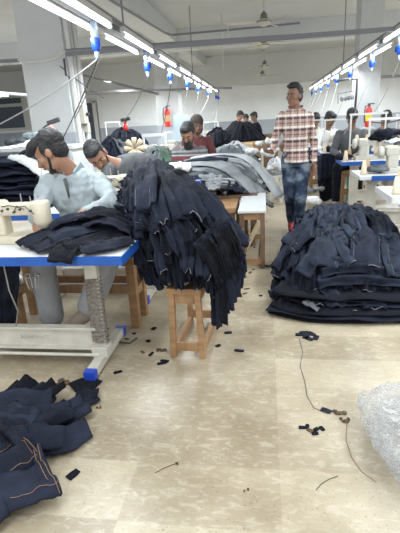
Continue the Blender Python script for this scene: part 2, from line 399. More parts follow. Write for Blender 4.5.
tag(MB().tube([aty(18, 60, 5.47), aty(28, 62, 5.46), aty(42, 61, 5.46), aty(55, 58, 5.46), aty(66, 52, 5.48)], .014).build('sagging_cable', 'pipewhite'), 'white cable sagging across the face of the left pillar', 'cable')

# cross conduit at rail height
A, B = atz(-60, 67, 2.15), atz(19, 60, 2.15)
tag(MB().bar(atz(-60, 64.5, 2.15), atz(19, 60.5, 2.15), .04).build('cross_conduit', 'pipe'), 'dark horizontal conduit leaving the left pillar to the left edge', 'pipe')
tag(MB().bar(atz(66, 54, 2.15), atz(408, 28, 2.15), .045).build('cross_conduit', 'pipe'), 'long grey conduit running right from left pillar across both light rails', 'pipe')
tag(MB().bar(atz(66, 50, 2.20), atz(300, 34.5, 2.20), .02).build('cross_conduit', 'pipe'), 'thin grey bar just above the long cross conduit', 'pipe')
tag(MB().bar(aty(62, 70, 10), aty(158, 94, 12.5), .05).build('cross_conduit', 'pipe'), 'dark sloping conduit ending at the pillar with the extinguisher', 'pipe')
tag(MB().bar(aty(80, 92, 12.5), aty(232, 88, 12.5), .05).build('cross_conduit', 'pipe'), 'thin far conduit passing the middle pillar at rail height', 'pipe')
tag(MB().bar(aty(381, 77, 9.3), aty(408, 75.5, 9.3), .05).build('cross_conduit', 'pipe'), 'short grey conduit to the right of the right pillar', 'pipe')
# ceiling conduit with bend
tag(MB().tube([atz(95, -10, 3.05), atz(112, 1, 3.05), atz(165, 33, 3.05), atz(172, 35, 3.05)], .022).tube([atz(172, 35, 3.05), atz(250, 28, 3.05), atz(300, 23, 3.05)], .022).build('ceiling_conduit', 'pipe'), 'dark conduit along the ceiling beam, bending to the right', 'pipe')
tag(MB().cyl(aty(172, 33, 11.6), aty(175, 47, 11.6), .03).build('junction_drop', 'pipe'), 'short dark drop pipe below the ceiling conduit bend', 'pipe')
t = thing('ceiling_camera', atz(228, 33, 2.95), 'small white ceiling camera hanging near the fans', 'camera')
MB().cyl((0, 0, .0), (0, 0, .12), .012).build('stem', 'white', t); MB().ell((0, 0, -.03), (.06, .06, .05)).build('dome', 'white', t, smooth=True)

# ------------------------------------------------------------------ light rails
def rail(xn, yn, xf, yf, z, label, side):
    d = V((xf-xn, yf-yn, 0)).normalized(); n = V((d.y, -d.x, 0))
    t = thing('light_rail', (xn, yn, z), label, 'lighting rail')
    L = (V((xf, yf, 0))-V((xn, yn, 0))).length
    MB().bar((0, 0, .05), d*L+V((0, 0, .05)), .07, .05).build('trunking', 'alu', t)
    MB().bar(n*.075+V((0, 0, .075)), n*.075+d*L+V((0, 0, .075)), .03, .03).bar(-n*.075+V((0, 0, .075)), -n*.075+d*L+V((0, 0, .075)), .03, .03).build('side_channel', 'alu', t)
    return t, d, n, L
ords = ['nearest', 'second nearest', 'third nearest', 'fourth nearest', 'fifth nearest', 'sixth nearest', 'seventh nearest', 'eighth nearest', 'ninth nearest', 'tenth nearest', 'eleventh nearest', 'farthest']
proto_fix = None
def fixtures(base, d, n, L, z, where, step=1.55):
    global proto_fix
    k = 0; s = .3
    while s + 1.2 < L:
        for sd in (1, -1):
            p = base + d*s + n*.085*sd
            ang = math.atan2(d.y, d.x)
            if proto_fix is None:
                f = thing('tube_light', (0, 0, 0), 'x', 'tube light')
                MB().box((.6, 0, .042), (1.22, .035, .04)).build('batten', 'white', f)
                MB().cyl((.02, 0, 0), (1.18, 0, 0), .014, n=8).build('tube', 'tube', f)
                MB().cyl((0, 0, 0), (.025, 0, 0), .019, n=8).build('end_cap', 'white', f); MB().cyl((1.175, 0, 0), (1.2, 0, 0), .019, n=8).build('end_cap', 'white', f)
                proto_fix = f; o = f
            else: o = copy_tree(proto_fix)
            o.location = (p.x, p.y, z); o.rotation_euler = (0, 0, ang)
            o['label'] = 'glowing tube light, %s on the %s side of the %s light rail' % (ords[min(k, 11)], 'right' if sd > 0 else 'left', where); o['group'] = 'tube lights on the %s rail' % where
        k += 1; s += step
ZR = 2.10
t, d, n, L = rail(-1.24, 2.3, -1.56, 16, ZR, 'long aluminium light rail overhead at left', 1)
fixtures(V((-1.24, 2.3, 0)), d, n, L, ZR, 'left'); dl = (V((-1.24, 2.3, 0)), d)
t, d, n, L = rail(1.41, 4.4, 1.60, 17, ZR, 'long aluminium light rail overhead at right', 1)
fixtures(V((1.41, 4.4, 0)), d, n, L, ZR, 'right'); dr = (V((1.41, 4.4, 0)), d)
t, d, n, L = rail(-6.0, 4, -6.2, 14.5, ZR, 'light rail beyond the left pillar', 1)
fixtures(V((-6.0, 4, 0)), d, n, L, ZR, 'outer left', 2.6)
# suspension rods
def rodthing(px, rail_, lab):
    base, d = rail_; best = None
    for i in range(0, 560):
        p = base+d*(i*.025); q = R3.transposed() @ (V((p.x, p.y, ZR))-O)
        x = 200+F*q.x/-q.z if q.z < 0 else 1e9
        if best is None or abs(x-px) < best[0]: best = (abs(x-px), p)
    p = best[1]; tag(MB().cyl((p.x, p.y, ZR+.06), (p.x, p.y, CH), .009, n=6).build('suspension_rod', 'pipe'), lab, 'rod')
rodthing(193, dl, 'thin rod dropping from the ceiling to the left light rail, before the fans')
rodthing(343, dr, 'thin dark rod dropping to the right light rail')
rodthing(125, dl, 'thin rod holding the near stretch of the left light rail')
tag(MB().cyl(V((aty(222, 34, 10.5).x, 10.5, 2.35)), V((aty(222, 34, 10.5).x, 10.5, CH)), .012, n=6).build('suspension_rod', 'white'), 'thin white rod hanging left of the ceiling fans', 'rod')

# blue sockets hanging from the rails
def make_socket():
    t = thing('hanging_socket', (0, 0, 0), 'x', 'socket')
    MB().lathe([(.016, .08), (.03, .07), (.032, -.05), (.026, -.07)], n=12).build('clear_sleeve', 'clear', t, smooth=True)
    MB().lathe([(.026, -.05), (.040, -.06), (.042, -.12), (.034, -.15), (.024, -.17)], n=12).box((.035, 0, -.10), (.04, .035, .055)).build('blue_plug', 'bluesock', t, smooth=True)
    MB().lathe([(.024, -.15), (.022, -.21), (.012, -.235)], n=10).build('cable_gland', 'clear', t, smooth=True)
    MB().box((0, 0, .12), (.05, .05, .09)).build('hanger_clip', 'alu', t)
    return t
sk = make_socket(); first = True
def railpt(base, d, s): return base + d*s
sockL = []; sockR = []
def place_socket(px, py, rail_, where, k, lst, swing=0):
    global first
    base, d = rail_
    # find point of the rail seen at this pixel column
    best = None
    for i in range(0, 560):
        s = i*.025; p = base+d*s; q = R3.transposed() @ (V((p.x, p.y, ZR-.1))-O)
        if q.z >= 0: continue
        x = 200+F*q.x/-q.z
        if best is None or abs(x-px) < best[0]: best = (abs(x-px), s)
    p = base+d*best[1]
    o = sk if first else copy_tree(sk); first = False
    o.location = (p.x, p.y, ZR-.045); o.scale = (.85, .85, .85); o.rotation_euler = (0, swing, random.uniform(0, 6))
    o['label'] = 'blue plug socket, %s under the %s light rail' % (ords[k], where); o['group'] = 'blue sockets under the %s rail' % where
    lst.append(V((p.x, p.y, ZR-.24)))
for k, px in enumerate((95, 147, 170, 187, 198, 208, 216, 222, 227)): place_socket(px, 0, dl, 'left', k, sockL)
for k, px in enumerate((400, 372, 350, 337, 328, 321, 316, 312)): place_socket(px, 0, dr, 'right', k, sockR)
def cable(p, q, sag, r, m, lab, n=14):
    p = V(p); q = V(q); pts = []
    for i in range(n+1):
        t = i/n; pts.append(p.lerp(q, t)-V((0, 0, sag*4*t*(1-t))))
    return tag(MB().tube(pts, r, 6).build('power_cable', m), lab, 'cable', None)

# ------------------------------------------------------------------ ceiling fans
def make_fan(rz, z, y, x, lab):
    t = thing('ceiling_fan', (x, y, z), lab, 'ceiling fan', None, rz)
    MB().cyl((0, 0, .05), (0, 0, CH-z), .013).build('down_rod', 'fan', t)
    MB().lathe([(.02, CH-z-.10), (.05, CH-z-.07), (.06, CH-z)]).build('canopy', 'fan', t, smooth=True)
    MB().lathe([(.015, .17), (.055, .12), (.07, .05), (.04, .045)]).build('lower_canopy', 'fandark', t, smooth=True)
    MB().lathe([(.05, .05), (.12, .03), (.13, -.0), (.12, -.03), (.06, -.06), (.02, -.07)], n=24).build('motor_housing', 'fan', t, smooth=True)
    MB().lathe([(.131, .008), (.135, .004), (.135, -.004), (.131, -.008)], n=24).build('trim_ring', 'fandark', t)
    for k in range(3):
        a = k*2*PI/3; d = V((math.cos(a), math.sin(a), 0)); s = V((-d.y, d.x, 0))
        m = MB(); vs = []
        for r, w in ((.12, .03), (.2, .05), (.45, .06), (.62, .055), (.65, .03)):
            for q, zz in ((-1, -.012), (1, .012)):
                for h in (.002, -.002): vs.append(d*r+s*q*w+V((0, 0, zz+h)))
        fs = []
        for i in range(4):
            o = i*4; fs += [(o, o+2, o+6, o+4), (o+1, o+5, o+7, o+3), (o, o+4, o+5, o+1), (o+2, o+3, o+7, o+6)]
        fs += [(0, 1, 3, 2), (16, 18, 19, 17)]
        m.add(vs, fs).build('fan_blade', 'fan', t)
make_fan(-.95, 2.90, 8.85, -.01, 'nearest cream ceiling fan, blade pointing to the upper right')
make_fan(.15, 2.85, 11.3, -.02, 'second ceiling fan, its blades level just under the cross conduit')
make_fan(.55, 2.80, 15.6, 0.0, 'third ceiling fan, small, far down the hall')
make_fan(.2, 2.60, 16.6, -.08, 'farthest and lowest ceiling fan by the back wall')

# ------------------------------------------------------------------ cloth helpers
def crs(p0, p1, p2, p3, t):
    return .5*((2*p1)+(p2-p0)*t+(2*p0-5*p1+4*p2-p3)*t*t+(3*p1-p0-3*p2+p3)*t*t*t)
def spline(P, t):
    n = len(P)-1; t = max(-.15, min(1.15, t))*n; i = int(max(0, min(n-1, math.floor(t)))); f = t-i
    g = lambda k: P[k] if 0 <= k <= n else (P[0]*2-P[1] if k < 0 else P[n]*2-P[n-1])
    return crs(g(i-1), g(i), g(i+1), g(i+2), f)
class Surf:
    def __init__(s, rows, centre): s.rows = rows; s.c = V(centre)
    def p(s, u, v): return spline([spline(r, u) for r in s.rows], v)
    def pn(s, u, v):
        e = .02; p = s.p(u, v); n = (s.p(u+e, v)-s.p(u-e, v)).cross(s.p(u, v+e)-s.p(u, v-e))
        n = n.normalized() if n.length > 1e-9 else V((0, 0, 1))
        if n.dot(p-s.c) < 0: n = -n
        return p, n
def cloth_strip(mb, fn, n=26, m=9, thick=.016, wave=.008, waves=3, seed=0, rag=.0, zmin=.004):
    """fn(t,s)->(point, normal); a closed flattened tube along t with ridges running lengthwise."""
    top = []; bot = []
    sd = seed*7.13
    for i in range(n+1):
        t = i/n; a = []; b = []
        for j in range(m+1):
            s = -1+2*j/m
            tt = t + (rag*noise.noise(V((s*1.7, sd, 4))) if (i == n) else 0)
            p, nn = fn(tt, s)
            edge = max(0, 1-abs(s)**4)
            w = wave*(math.sin(s*PI*waves*.5+sd+1.5*noise.noise(V((t*3, sd, 0))))*.7 + 1.3*noise.noise(V((t*5+sd, s*1.3, sd)))+ .6*noise.noise(V((t*14+sd, s*3, sd))))
            p = p + nn*w
            h = thick*.5*(.25+.75*edge**.5)
            q0 = p+nn*h; q1 = p-nn*h
            if q0.z < zmin+.004: q0.z = zmin+.004
            if q1.z < zmin: q1.z = zmin
            a.append(q0); b.append(q1)
        top.append(a); bot.append(b)
    vs = []; ring = 2*(m+1)
    for i in range(n+1): vs += top[i] + bot[i][::-1]
    fs = [(i*ring+k, i*ring+(k+1) % ring, (i+1)*ring+(k+1) % ring, (i+1)*ring+k) for i in range(n) for k in range(ring)]
    for i in (0, n):
        for j in range(m):
            q = (i*ring+j, i*ring+j+1, i*ring+ring-2-j, i*ring+ring-1-j)
            fs.append(q if i else q[::-1])
    mb.add(vs, fs); return top
def on_surf(S, u0, v0, u1, v1, w, off, off1=None, wtaper=.15, bend=0, sag=0):
    off1 = off if off1 is None else off1
    def fn(t, s):
        du, dv = u1-u0, v1-v0; L = math.hypot(du, dv); px, pv = -dv/L, du/L
        ww = w*(1-wtaper*t)
        b = bend*math.sin(PI*t)
        u = u0+du*t+px*(s*ww+b); v = v0+dv*t+pv*(s*ww+b)
        p, n = S.pn(u, v)
        return p + n*(off+(off1-off)*t), n
    return fn
def garment(name, fn, m, label, cat='trousers', group=None, stitch=None, hem=0, **k):
    mb = MB(); top = cloth_strip(mb, fn, **k)
    o = mb.build(name, m, smooth=True); tag(o, label, cat, group)
    if hem:
        pts = [q+V((0, 0, .002)) for q in top[-1]]; a_i = int(hem*3) % 4; pts = pts[a_i:a_i+5]
        MB().tube([p-o.location for p in pts], .0022, 4).build('frayed_hem', 'stitch2', o)
    if stitch:
        jj, mm, i0, i1 = stitch
        for j in jj:
            pts = [top[i][j]+V((0, 0, .004)) for i in range(i0, min(i1, len(top)-1)+1)]
            c = MB().tube([p-o.location for p in pts], .0015, 4).build('seam_stitching', mm, o)
    return o
def pathfn(pts, w, side=None, wend=None, up=(0, 0, 1), arch=.0):
    pts = [V(p) for p in pts]; up = V(up)
    def fn(t, s):
        p = spline(pts, t); d = (spline(pts, t+.02)-spline(pts, t-.02)).normalized()
        sd = (V(side) if side is not None else d.cross(up)); sd = sd.normalized(); n = sd.cross(d)
        if n.z < 0: n = -n
        ww = w if wend is None else w+(wend-w)*t
        return p+sd*s*ww+n*(arch*(1-s*s)), n
    return fn

# ------------------------------------------------------------------ furniture
def bench(name, loc, L, W, Ht, label, topm='woodpale', legm='wood', railm='woodx', axis='x', leg=.045, rails=(.35,), cat='bench', topth=.03, splay=.0, side_only=False):
    t = thing(name, loc, label, cat)
    lx, ly = (L, W) if axis == 'x' else (W, L)
    MB().box((0, 0, Ht-topth/2), (lx, ly, topth)).build('seat' if cat in ('bench', 'stool') else 'top', topm, t, bevel=.004)
    ex, ey = lx/2-leg*.8, ly/2-leg*.8
    for sx in (-1, 1):
        for sy in (-1, 1):
            MB().bar((sx*(ex+splay), sy*(ey+splay), 0), (sx*ex, sy*ey, Ht-topth), leg, leg, up=(0, 1, 0)).build('leg', legm, t, bevel=.003)
    for sy in (-1, 1):
        MB().box((0, sy*ey, Ht-topth-.035), (2*ex, leg*.55, .06)).build('apron', railm, t)
    for sx in (-1, 1):
        MB().box((sx*ex, 0, Ht-topth-.035), (leg*.55, 2*ey, .06)).build('apron', railm, t)
    for rz in rails:
        for sy in (-1, 1): MB().box((0, sy*(ey+splay*.7), rz*Ht), (2*ex+2*splay, leg*.6, .055)).build('stretcher', railm, t)
        for sx in (-1, 1): MB().box((sx*(ex+splay*.7), 0, rz*Ht-.04), (leg*.6, 2*ey+2*splay, .055)).build('stretcher', railm, t)
    return t

def sewing_table(x0, x1, y0, y1, label, blue=True, legs=(.27, .27), blue_from=None, motor=True, stand=True, z=.76, bz=0, cw=.075):
    cx, cy = (x0+x1)/2, (y0+y1)/2
    t = thing('sewing_table', (cx, cy, 0), label, 'sewing table')
    W, D = x1-x0, y1-y0
    top = MB().box((0, 0, z-.02), (W, D, .036)).build('table_top', 'laminate', t, bevel=.003)
    e = MB(); th = .048
    bf = -W/2 if blue_from is None else blue_from-cx
    e.box(((bf+W/2)/2, -D/2-.002, z-.0235), (W/2-bf, .006, th))
    e.box((W/2+.002, 0, z-.0235), (.006, D, th))
    if blue_from is None: e.box((-W/2-.002, 0, z-.0235), (.006, D, th))
    if blue: e.build('edge_band', 'bluelam', t)
    else: e.build('edge_band', 'laminate', t)
    ym = -D/2+.30
    for sx, o in ((-1, legs[0]), (1, legs[1])):
        x = sx*(W/2-o)
        MB().box((x, ym-.03, .40), (cw, .05, .62)).box((x, ym, z-.06), (.09, D*.75, .035)).build('leg_column', 'castwhite', t, bevel=.006)
        f = MB().bar((x, ym-.22, .035), (x, ym+.30, .035), .06, .055).bar((x, ym-.03, .05), (x, ym-.03, .12), .10, .10).build('foot', 'castwhite', t, bevel=.006)
        for yy in (ym-.24, ym+.32): MB().box((x, yy, .03), (.068, .05, .066)).build('foot_cap', 'bluecap', f, bevel=.005)
    MB().box((0, ym-.03, .17+bz), (W-legs[0]-legs[1], .025, .13)).box((0, ym-.045, .235+bz), (W-legs[0]-legs[1], .05, .014)).box((0, ym-.045, .105+bz), (W-legs[0]-legs[1], .05, .014)).build('cross_beam', 'castwhite', t)
    tp = MB().box((0, ym+.12, .085), (W*.35, .24, .02)).cyl((-W/2+legs[0], ym-.08, .07), (W/2-legs[1], ym-.08, .07), .010).build('treadle', 'castwhite', t)
    if motor:
        MB().cyl((W*.12, ym+.05, z-.18), (W*.34, ym+.05, z-.18), .08, n=18).box((W*.23, ym+.05, z-.08), (.1, .1, .08)).build('motor', 'darksteel', t, bevel=.006)
        MB().box((-W*.12, ym+.02, z-.10), (.28, .28, .10)).build('oil_pan', 'castwhite', t, bevel=.01)
    if stand:
        pole = MB().cyl((W/2-.10, D/2-.07, z), (W/2-.10, D/2-.07, z+.55), .009).bar((W/2-.26, D/2-.07, z+.50), (W/2+.02, D/2-.07, z+.50), .014).bar((W/2-.24, D/2-.07, z+.20), (W/2, D/2-.07, z+.20), .016)
        pole.build('thread_stand', 'white', t)
        for i, m in enumerate(('beigethread', 'white', 'cardboard')):
            MB().lathe([(.03, 0), (.028, .02), (.014, .10)], (W/2-.22+i*.09, D/2-.07, z+.21), n=12).build('thread_cone', m, t, smooth=True)
    return t

def machine(loc, label, m='cream', rz=0, group=None):
    t = thing('sewing_machine', loc, label, 'sewing machine', group, rz)
    b = MB().box((0, 0, .02), (.46, .17, .05)).build('bed', m, t, bevel=.008)
    MB().box((-.12, 0, .13), (.11, .11, .20)).box((.01, 0, .205), (.36, .10, .075)).box((-.13, 0, .21), (.13, .12, .10)).build('arm', m, t, bevel=.02)
    hd = MB().loft([((.165, 0, .25), (.055, 0, 0), (0, .055, 0)), ((.165, 0, .24), (.06, 0, 0), (0, .06, 0)), ((.17, 0, .13), (.055, 0, 0), (0, .058, 0)), ((.185, 0, .085), (.035, 0, 0), (0, .045, 0))], 16).build('needle_head', m, t, smooth=True)
    MB().cyl((.18, 0, .04), (.18, 0, .10), .006, n=8).box((.18, -.01, .05), (.02, .04, .008)).build('presser_foot', 'steel', t)
    MB().lathe([(.02, -.03), (.06, -.025), (.065, 0), (.05, .02), (.02, .025)], (-.23, 0, .20), (1, 0, 0), 18).build('handwheel', 'creamb', t, smooth=True)
    for i, (x, z) in enumerate(((.06, .21), (.13, .20), (-.02, .215), (.02, .195), (-.06, .205))):
        MB().cyl((x, -.05, z), (x, -.064-.006*(i % 2), z), .008, .006, 10).build('screw', 'darksteel', t)
    MB().tube([(-.06, -.053, .23), (0, -.062, .238), (.05, -.06, .225), (.10, -.062, .232), (.155, -.066, .18)], .003, 5).tube([(.02, -.055, .2), (.05, -.066, .235), (.09, -.058, .21)], .003, 5).build('thread_guide', 'darksteel', t)
    MB().cyl((.05, 0, .24), (.05, 0, .30), .004, n=6).build('spool_pin', 'steel', t); MB().cyl((.11, 0, .24), (.11, 0, .28), .004, n=6).build('spool_pin', 'steel', t)
    return t

# ------------------------------------------------------------------ people
def remesh(o, vox, disp=0, dsize=.08, it=4, seed=0):
    r = o.modifiers.new('remesh', 'REMESH'); r.mode = 'VOXEL'; r.voxel_size = vox; r.use_smooth_shade = True
    if it: s = o.modifiers.new('smooth', 'SMOOTH'); s.factor = .5; s.iterations = it
    if disp:
        tx = bpy.data.textures.new('folds', 'CLOUDS'); tx.noise_scale = dsize; tx.noise_depth = 2
        d = o.modifiers.new('folds', 'DISPLACE'); d.texture = tx; d.strength = disp; d.mid_level = .5; d.texture_coords = 'LOCAL'
    return o
def frame(fwd, up=(0, 0, 1)):
    f = V(fwd).normalized(); r = f.cross(V(up)).normalized(); u = r.cross(f)
    return Matrix((r, f, u)).transposed()
def hand(mb, wrist, d, nrm, curl=.5, thumb=1, sc=1.0):
    d = V(d).normalized(); nrm = V(nrm); nrm = (nrm-d*nrm.dot(d)).normalized(); sd = d.cross(nrm)*thumb
    w = V(wrist); rot = Matrix((sd, d, nrm)).transposed()
    mb.ell(w+d*.05*sc, (.040*sc, .055*sc, .017*sc), rot, 14, 8)
    for k, (o, L) in enumerate(((-.030, .062), (-.010, .072), (.010, .078), (.029, .070))):
        b = w+d*.085*sc+sd*o*sc; d1 = (d*math.cos(curl)+nrm*math.sin(curl)); d2 = (d*math.cos(curl*2.1)+nrm*math.sin(curl*2.1))
        m_ = b+d1*L*.5*sc; e = m_+d2*L*.5*sc
        mb.cap(b, m_, .0095*sc, .0085*sc); mb.cap(m_, e, .0085*sc, .007*sc)
    b = w+d*.03*sc+sd*.032*sc; m_ = b+(d*.5+sd*.6+nrm*.4).normalized()*.035*sc; e = m_+(d*.9+sd*.1+nrm*.5).normalized()*.03*sc
    mb.cap(b, m_, .012*sc, .010*sc); mb.cap(m_, e, .010*sc, .008*sc)
def person(base, label, J, head, skin='skin', top='kurta', bottom='greytrouser', vox=.008, hairs='short', beard=0, cap=None, shoes='shoe', topk={}, sc=1., legs=True, group=None, hands=(None, None), collar=None):
    """J world joints: pel, chest, neck, sh(2), el(2), wr(2), hip(2), kn(2), an(2), toe(2); head=(centre, forward, up)"""
    base = V(base); t = thing('person', base, label, 'person', group)
    L = {k: ([V(q)-base for q in v] if isinstance(v, (list, tuple)) and isinstance(v[0], (list, tuple, Vector)) else V(v)-base) for k, v in J.items()}
    hc = V(head[0])-base; HR = frame(head[1], head[2])
    lat = (L['sh'][1]-L['sh'][0]).normalized(); spine = (L['neck']-L['pel']).normalized(); dep = lat.cross(spine).normalized(); lat2 = spine.cross(dep) if spine.cross(dep).dot(lat) > 0 else -spine.cross(dep)
    shw = (L['sh'][1]-L['sh'][0]).length/2; tw = topk.get('wid', 1)
    hipl = (L['hip'][1]-L['hip'][0]).normalized()
    def torso(mb, g, low=-.02, hi=True):
        rings = [(L['pel']-spine*(.08-low), hipl*(.13+g)*sc*tw, dep*(.085+g)*sc), (L['pel'], hipl*(.155+g)*sc*tw, dep*(.105+g)*sc),
                 (L['pel'].lerp(L['chest'], .5), lat2*(.135+g)*sc*tw, dep*(.095+g)*sc), (L['chest'], lat2*(.155+g)*sc*tw, dep*(.11+g)*sc),
                 (L['chest'].lerp(L['neck'], .55), lat2*(shw*.93+g), dep*(.095+g)*sc), (L['neck']-spine*.035, lat2*(shw*.68+g), dep*(.07+g)*sc), (L['neck']+spine*.005, lat2*(.065+g)*sc, dep*(.055+g)*sc)]
        mb.loft(rings, 22)
    # body
    b = MB(); torso(b, -.008)
    b.cap(L['neck']-spine*.02, hc-HR.col[2]*.05-HR.col[1]*.02, .055*sc, .052*sc)
    S = lambda p: hc+HR@(V(p)*sc)
    b.ell(S((0, -.012, .03)), (.074*sc, .094*sc, .098*sc), HR, 20, 14); b.ell(S((0, .025, -.045)), (.054*sc, .058*sc, .062*sc), HR)
    b.ell(S((0, .052, -.088)), (.026*sc, .026*sc, .022*sc), HR); b.cap(S((0, .078, .018)), S((0, .102, -.018)), .009*sc, .014*sc)
    b.ell(S((0, .074, .035)), (.05*sc, .016*sc, .012*sc), HR); b.ell(S((0, .078, -.048)), (.022*sc, .012*sc, .012*sc), HR)
    for s_ in (-1, 1): b.ell(S((.076*s_, -.008, .0)), (.012*sc, .022*sc, .032*sc), HR); b.ell(S((.04*s_, .055, -.01)), (.025*sc, .022*sc, .025*sc), HR)
    for i in (0, 1):
        b.cap(L['sh'][i], L['el'][i], .046*sc, .038*sc); b.cap(L['el'][i], L['wr'][i], .038*sc, .026*sc)
        if hands[i]: hand(b, L['wr'][i], hands[i][0], hands[i][1], hands[i][2], hands[i][3], sc)
        b.cap(L['hip'][i], L['kn'][i], .075*sc, .052*sc); b.cap(L['kn'][i], L['an'][i], .05*sc, .036*sc)
        b.cap(L['an'][i]-V((0, 0, .02)), L['toe'][i], .035*sc, .025*sc)
    bd = remesh(b.build('body', skin, t), vox, it=2)
    # eyes, brows, lips
    for s_ in (-1, 1):
        e = MB().ell(S((.030*s_, .072, .013)), (.012*sc, .008*sc, .0055*sc), HR, 10, 6).build('eye', 'eyew', t, smooth=True)
        MB().ell(S((.030*s_, .078, .013)), (.007*sc, .004*sc, .0055*sc), HR, 8, 6).build('pupil', 'eyeb', e, smooth=True)
        MB().cap(S((.016*s_, .086, .034)), S((.048*s_, .076, .036)), .0055*sc, .0035*sc).build('eyebrow', 'hair', t, smooth=True)
    MB().ell(S((0, .087, -.048)), (.022*sc, .007*sc, .008*sc), HR, 10, 6).build('lips', 'lips', t, smooth=True)
    # hair
    if cap != 'hood':
        h = MB()
        h.ell(S((0, -.034, .058)), (.081*sc, .092*sc, .084*sc), HR, 20, 12); h.ell(S((0, -.052, .0)), (.076*sc, .062*sc, .07*sc), HR)
        if hairs != 'tall':
            h.ell(S((0, .028, .094)), (.066*sc, .062*sc, .040*sc), HR)
            for s_ in (-1, 1): h.ell(S((.068*s_, -.005, .035)), (.013*sc, .03*sc, .045*sc), HR)
        if hairs == 'tall':
            h.ell(S((0, -.0, .118)), (.066*sc, .075*sc, .042*sc), HR); h.ell(S((.005, .055, .112)), (.05*sc, .035*sc, .028*sc), HR)
            for s_ in (-1, 1): h.ell(S((.068*s_, -.01, .045)), (.013*sc, .025*sc, .04*sc), HR)
        if hairs == 'swept':
            h.ell(S((0, .05, .085)), (.07*sc, .06*sc, .045*sc), HR); h.ell(S((0, .095, .075)), (.05*sc, .035*sc, .022*sc), HR)
            for s_ in (-1, 1): h.ell(S((.07*s_, .0, .025)), (.015*sc, .03*sc, .05*sc), HR)
        remesh(h.build('hair', 'hair', t), vox*.9, .012*sc, .02, 2)
    if cap == 'hood' or cap == 'cap':
        h = MB(); h.ell(S((0, -.022, .055)), (.095*sc, .105*sc, .105*sc), HR, 20, 12); h.ell(S((0, -.04, -.04)), (.095*sc, .08*sc, .10*sc), HR)
        remesh(h.build('cap', 'tancap', t), vox, .006, .03, 2)
    if beard:
        h = MB(); h.ell(S((0, .042, -.082)), (.042*sc, .036*sc, .024*sc), HR) if beard < .5 else h.ell(S((0, .030+.015*beard, -.078-.03*beard)), ((.050+.004*beard)*sc, (.045+.004*beard)*sc, (.030+.045*beard)*sc), HR)
        for s_ in (-1, 1): h.cap(S((.064*s_, .012, -.02)), S((.042*s_, .045, -.078)), .008*sc, .010*sc)
        h.cap(S((-.025, .088, -.034)), S((.025, .086, -.034)), .005*sc, .005*sc)
        remesh(h.build('beard', 'hair', t), vox*.8, .01, .02, 1)
    # clothes
    g = .016
    sh = MB(); torso(sh, g, topk.get('low', -.02))
    for i in (0, 1):
        w = L['el'][i].lerp(L['wr'][i], topk.get('sleeve', .9))
        ar = topk.get('arm', 1); sh.cap(L['sh'][i], L['el'][i], .062*sc*ar, .052*sc*ar); sh.cap(L['el'][i], w, .052*sc*ar, .040*sc*ar)
    if 'skirt' in topk: sh.loft([(L['pel']+spine*.04, hipl*.172*sc*tw, dep*.125*sc), (L['pel']-spine*topk['skirt'], hipl*.180*sc*tw, dep*.135*sc)])
    so = remesh(sh.build('shirt', top, t), max(vox, .009), topk.get('disp', .014), topk.get('ds', .07), 3)
    if collar:
        fr = dep if dep.dot(HR.col[1]) > 0 else -dep
        cb = MB()
        for s_ in (-1, 1):
            p0 = L['neck']+spine*.03-fr*.03+lat2*s_*.065; p1 = L['neck']+spine*.0+fr*.06+lat2*s_*.035
            cb.bar(p0, p1, .012, .05)
        cb.bar(L['neck']-spine*.03+fr*.085, L['chest']+fr*.128, .022, .006, up=fr)
        cb.build('collar', collar, t, bevel=.003)
    if legs:
        tr = MB()
        tr.loft([(L['pel']-spine*.10, hipl*.15*sc, dep*.115*sc), (L['pel'], hipl*.168*sc, dep*.118*sc), (L['pel']+spine*.05, hipl*.15*sc, dep*.11*sc)])
        for i in (0, 1):
            tr.cap(L['hip'][i], L['kn'][i], .088*sc, topk.get('knee', .070)*sc); tr.cap(L['kn'][i], L['kn'][i].lerp(L['an'][i], .93), topk.get('knee', .070)*sc, topk.get('cuff', .060)*sc)
        remesh(tr.build('trousers', bottom, t), max(vox, .009), .016, .07, 2)
        for i in (0, 1):
            a, q = L['an'][i], L['toe'][i]; d = (q-a); s1 = MB()
            s1.cap(a-V((0, 0, .02)), a+d*.55-V((0, 0, .01)), .044*sc, .042*sc); s1.cap(a+d*.5, a+d*1.05, .042*sc, .032*sc); s1.cap(a-d*.25-V((0, 0, .03)), a, .038*sc, .04*sc)
            s_o = remesh(s1.build('shoe', shoes, t), vox, 0, it=2)
    return t

print('helpers ok')
exec_part2 = True
P = aty
rnd = random.Random(11)
# ================================================================== LEFT FOREGROUND WORKSTATION
TBL = (-2.35, -.715, 2.07, 2.66)
t = sewing_table(*TBL, 'near sewing table with bright blue edge where the man in pale blue sits', legs=(.3, .28), motor=False, stand=False)
fg = t; W = TBL[1]-TBL[0]; tcx = (TBL[0]+TBL[1])/2; tcy = (TBL[2]+TBL[3])/2
# raised maker's lettering on the cross beam
cu = bpy.data.curves.new('beam_lettering', 'FONT'); cu.body = 'SEEEDOCE'; cu.size = .034; cu.extrude = .002; cu.space_character = 1.25
tmp_ = bpy.data.objects.new('beam_lettering_curve', cu); C.objects.link(tmp_); bpy.context.view_layer.update()
me_ = bpy.data.meshes.new_from_object(tmp_.evaluated_get(bpy.context.evaluated_depsgraph_get())); bpy.data.objects.remove(tmp_)
me_.materials.clear(); me_.materials.append(Mt['castwhite'])
lo = bpy.data.objects.new('beam_lettering', me_); C.objects.link(lo); lo.parent = t; lo.location = (P(17, 343, 2.28).x-tcx, (2.07+.30-.03-.016)-tcy, .155); lo.rotation_euler = (PI/2, 0, 0)
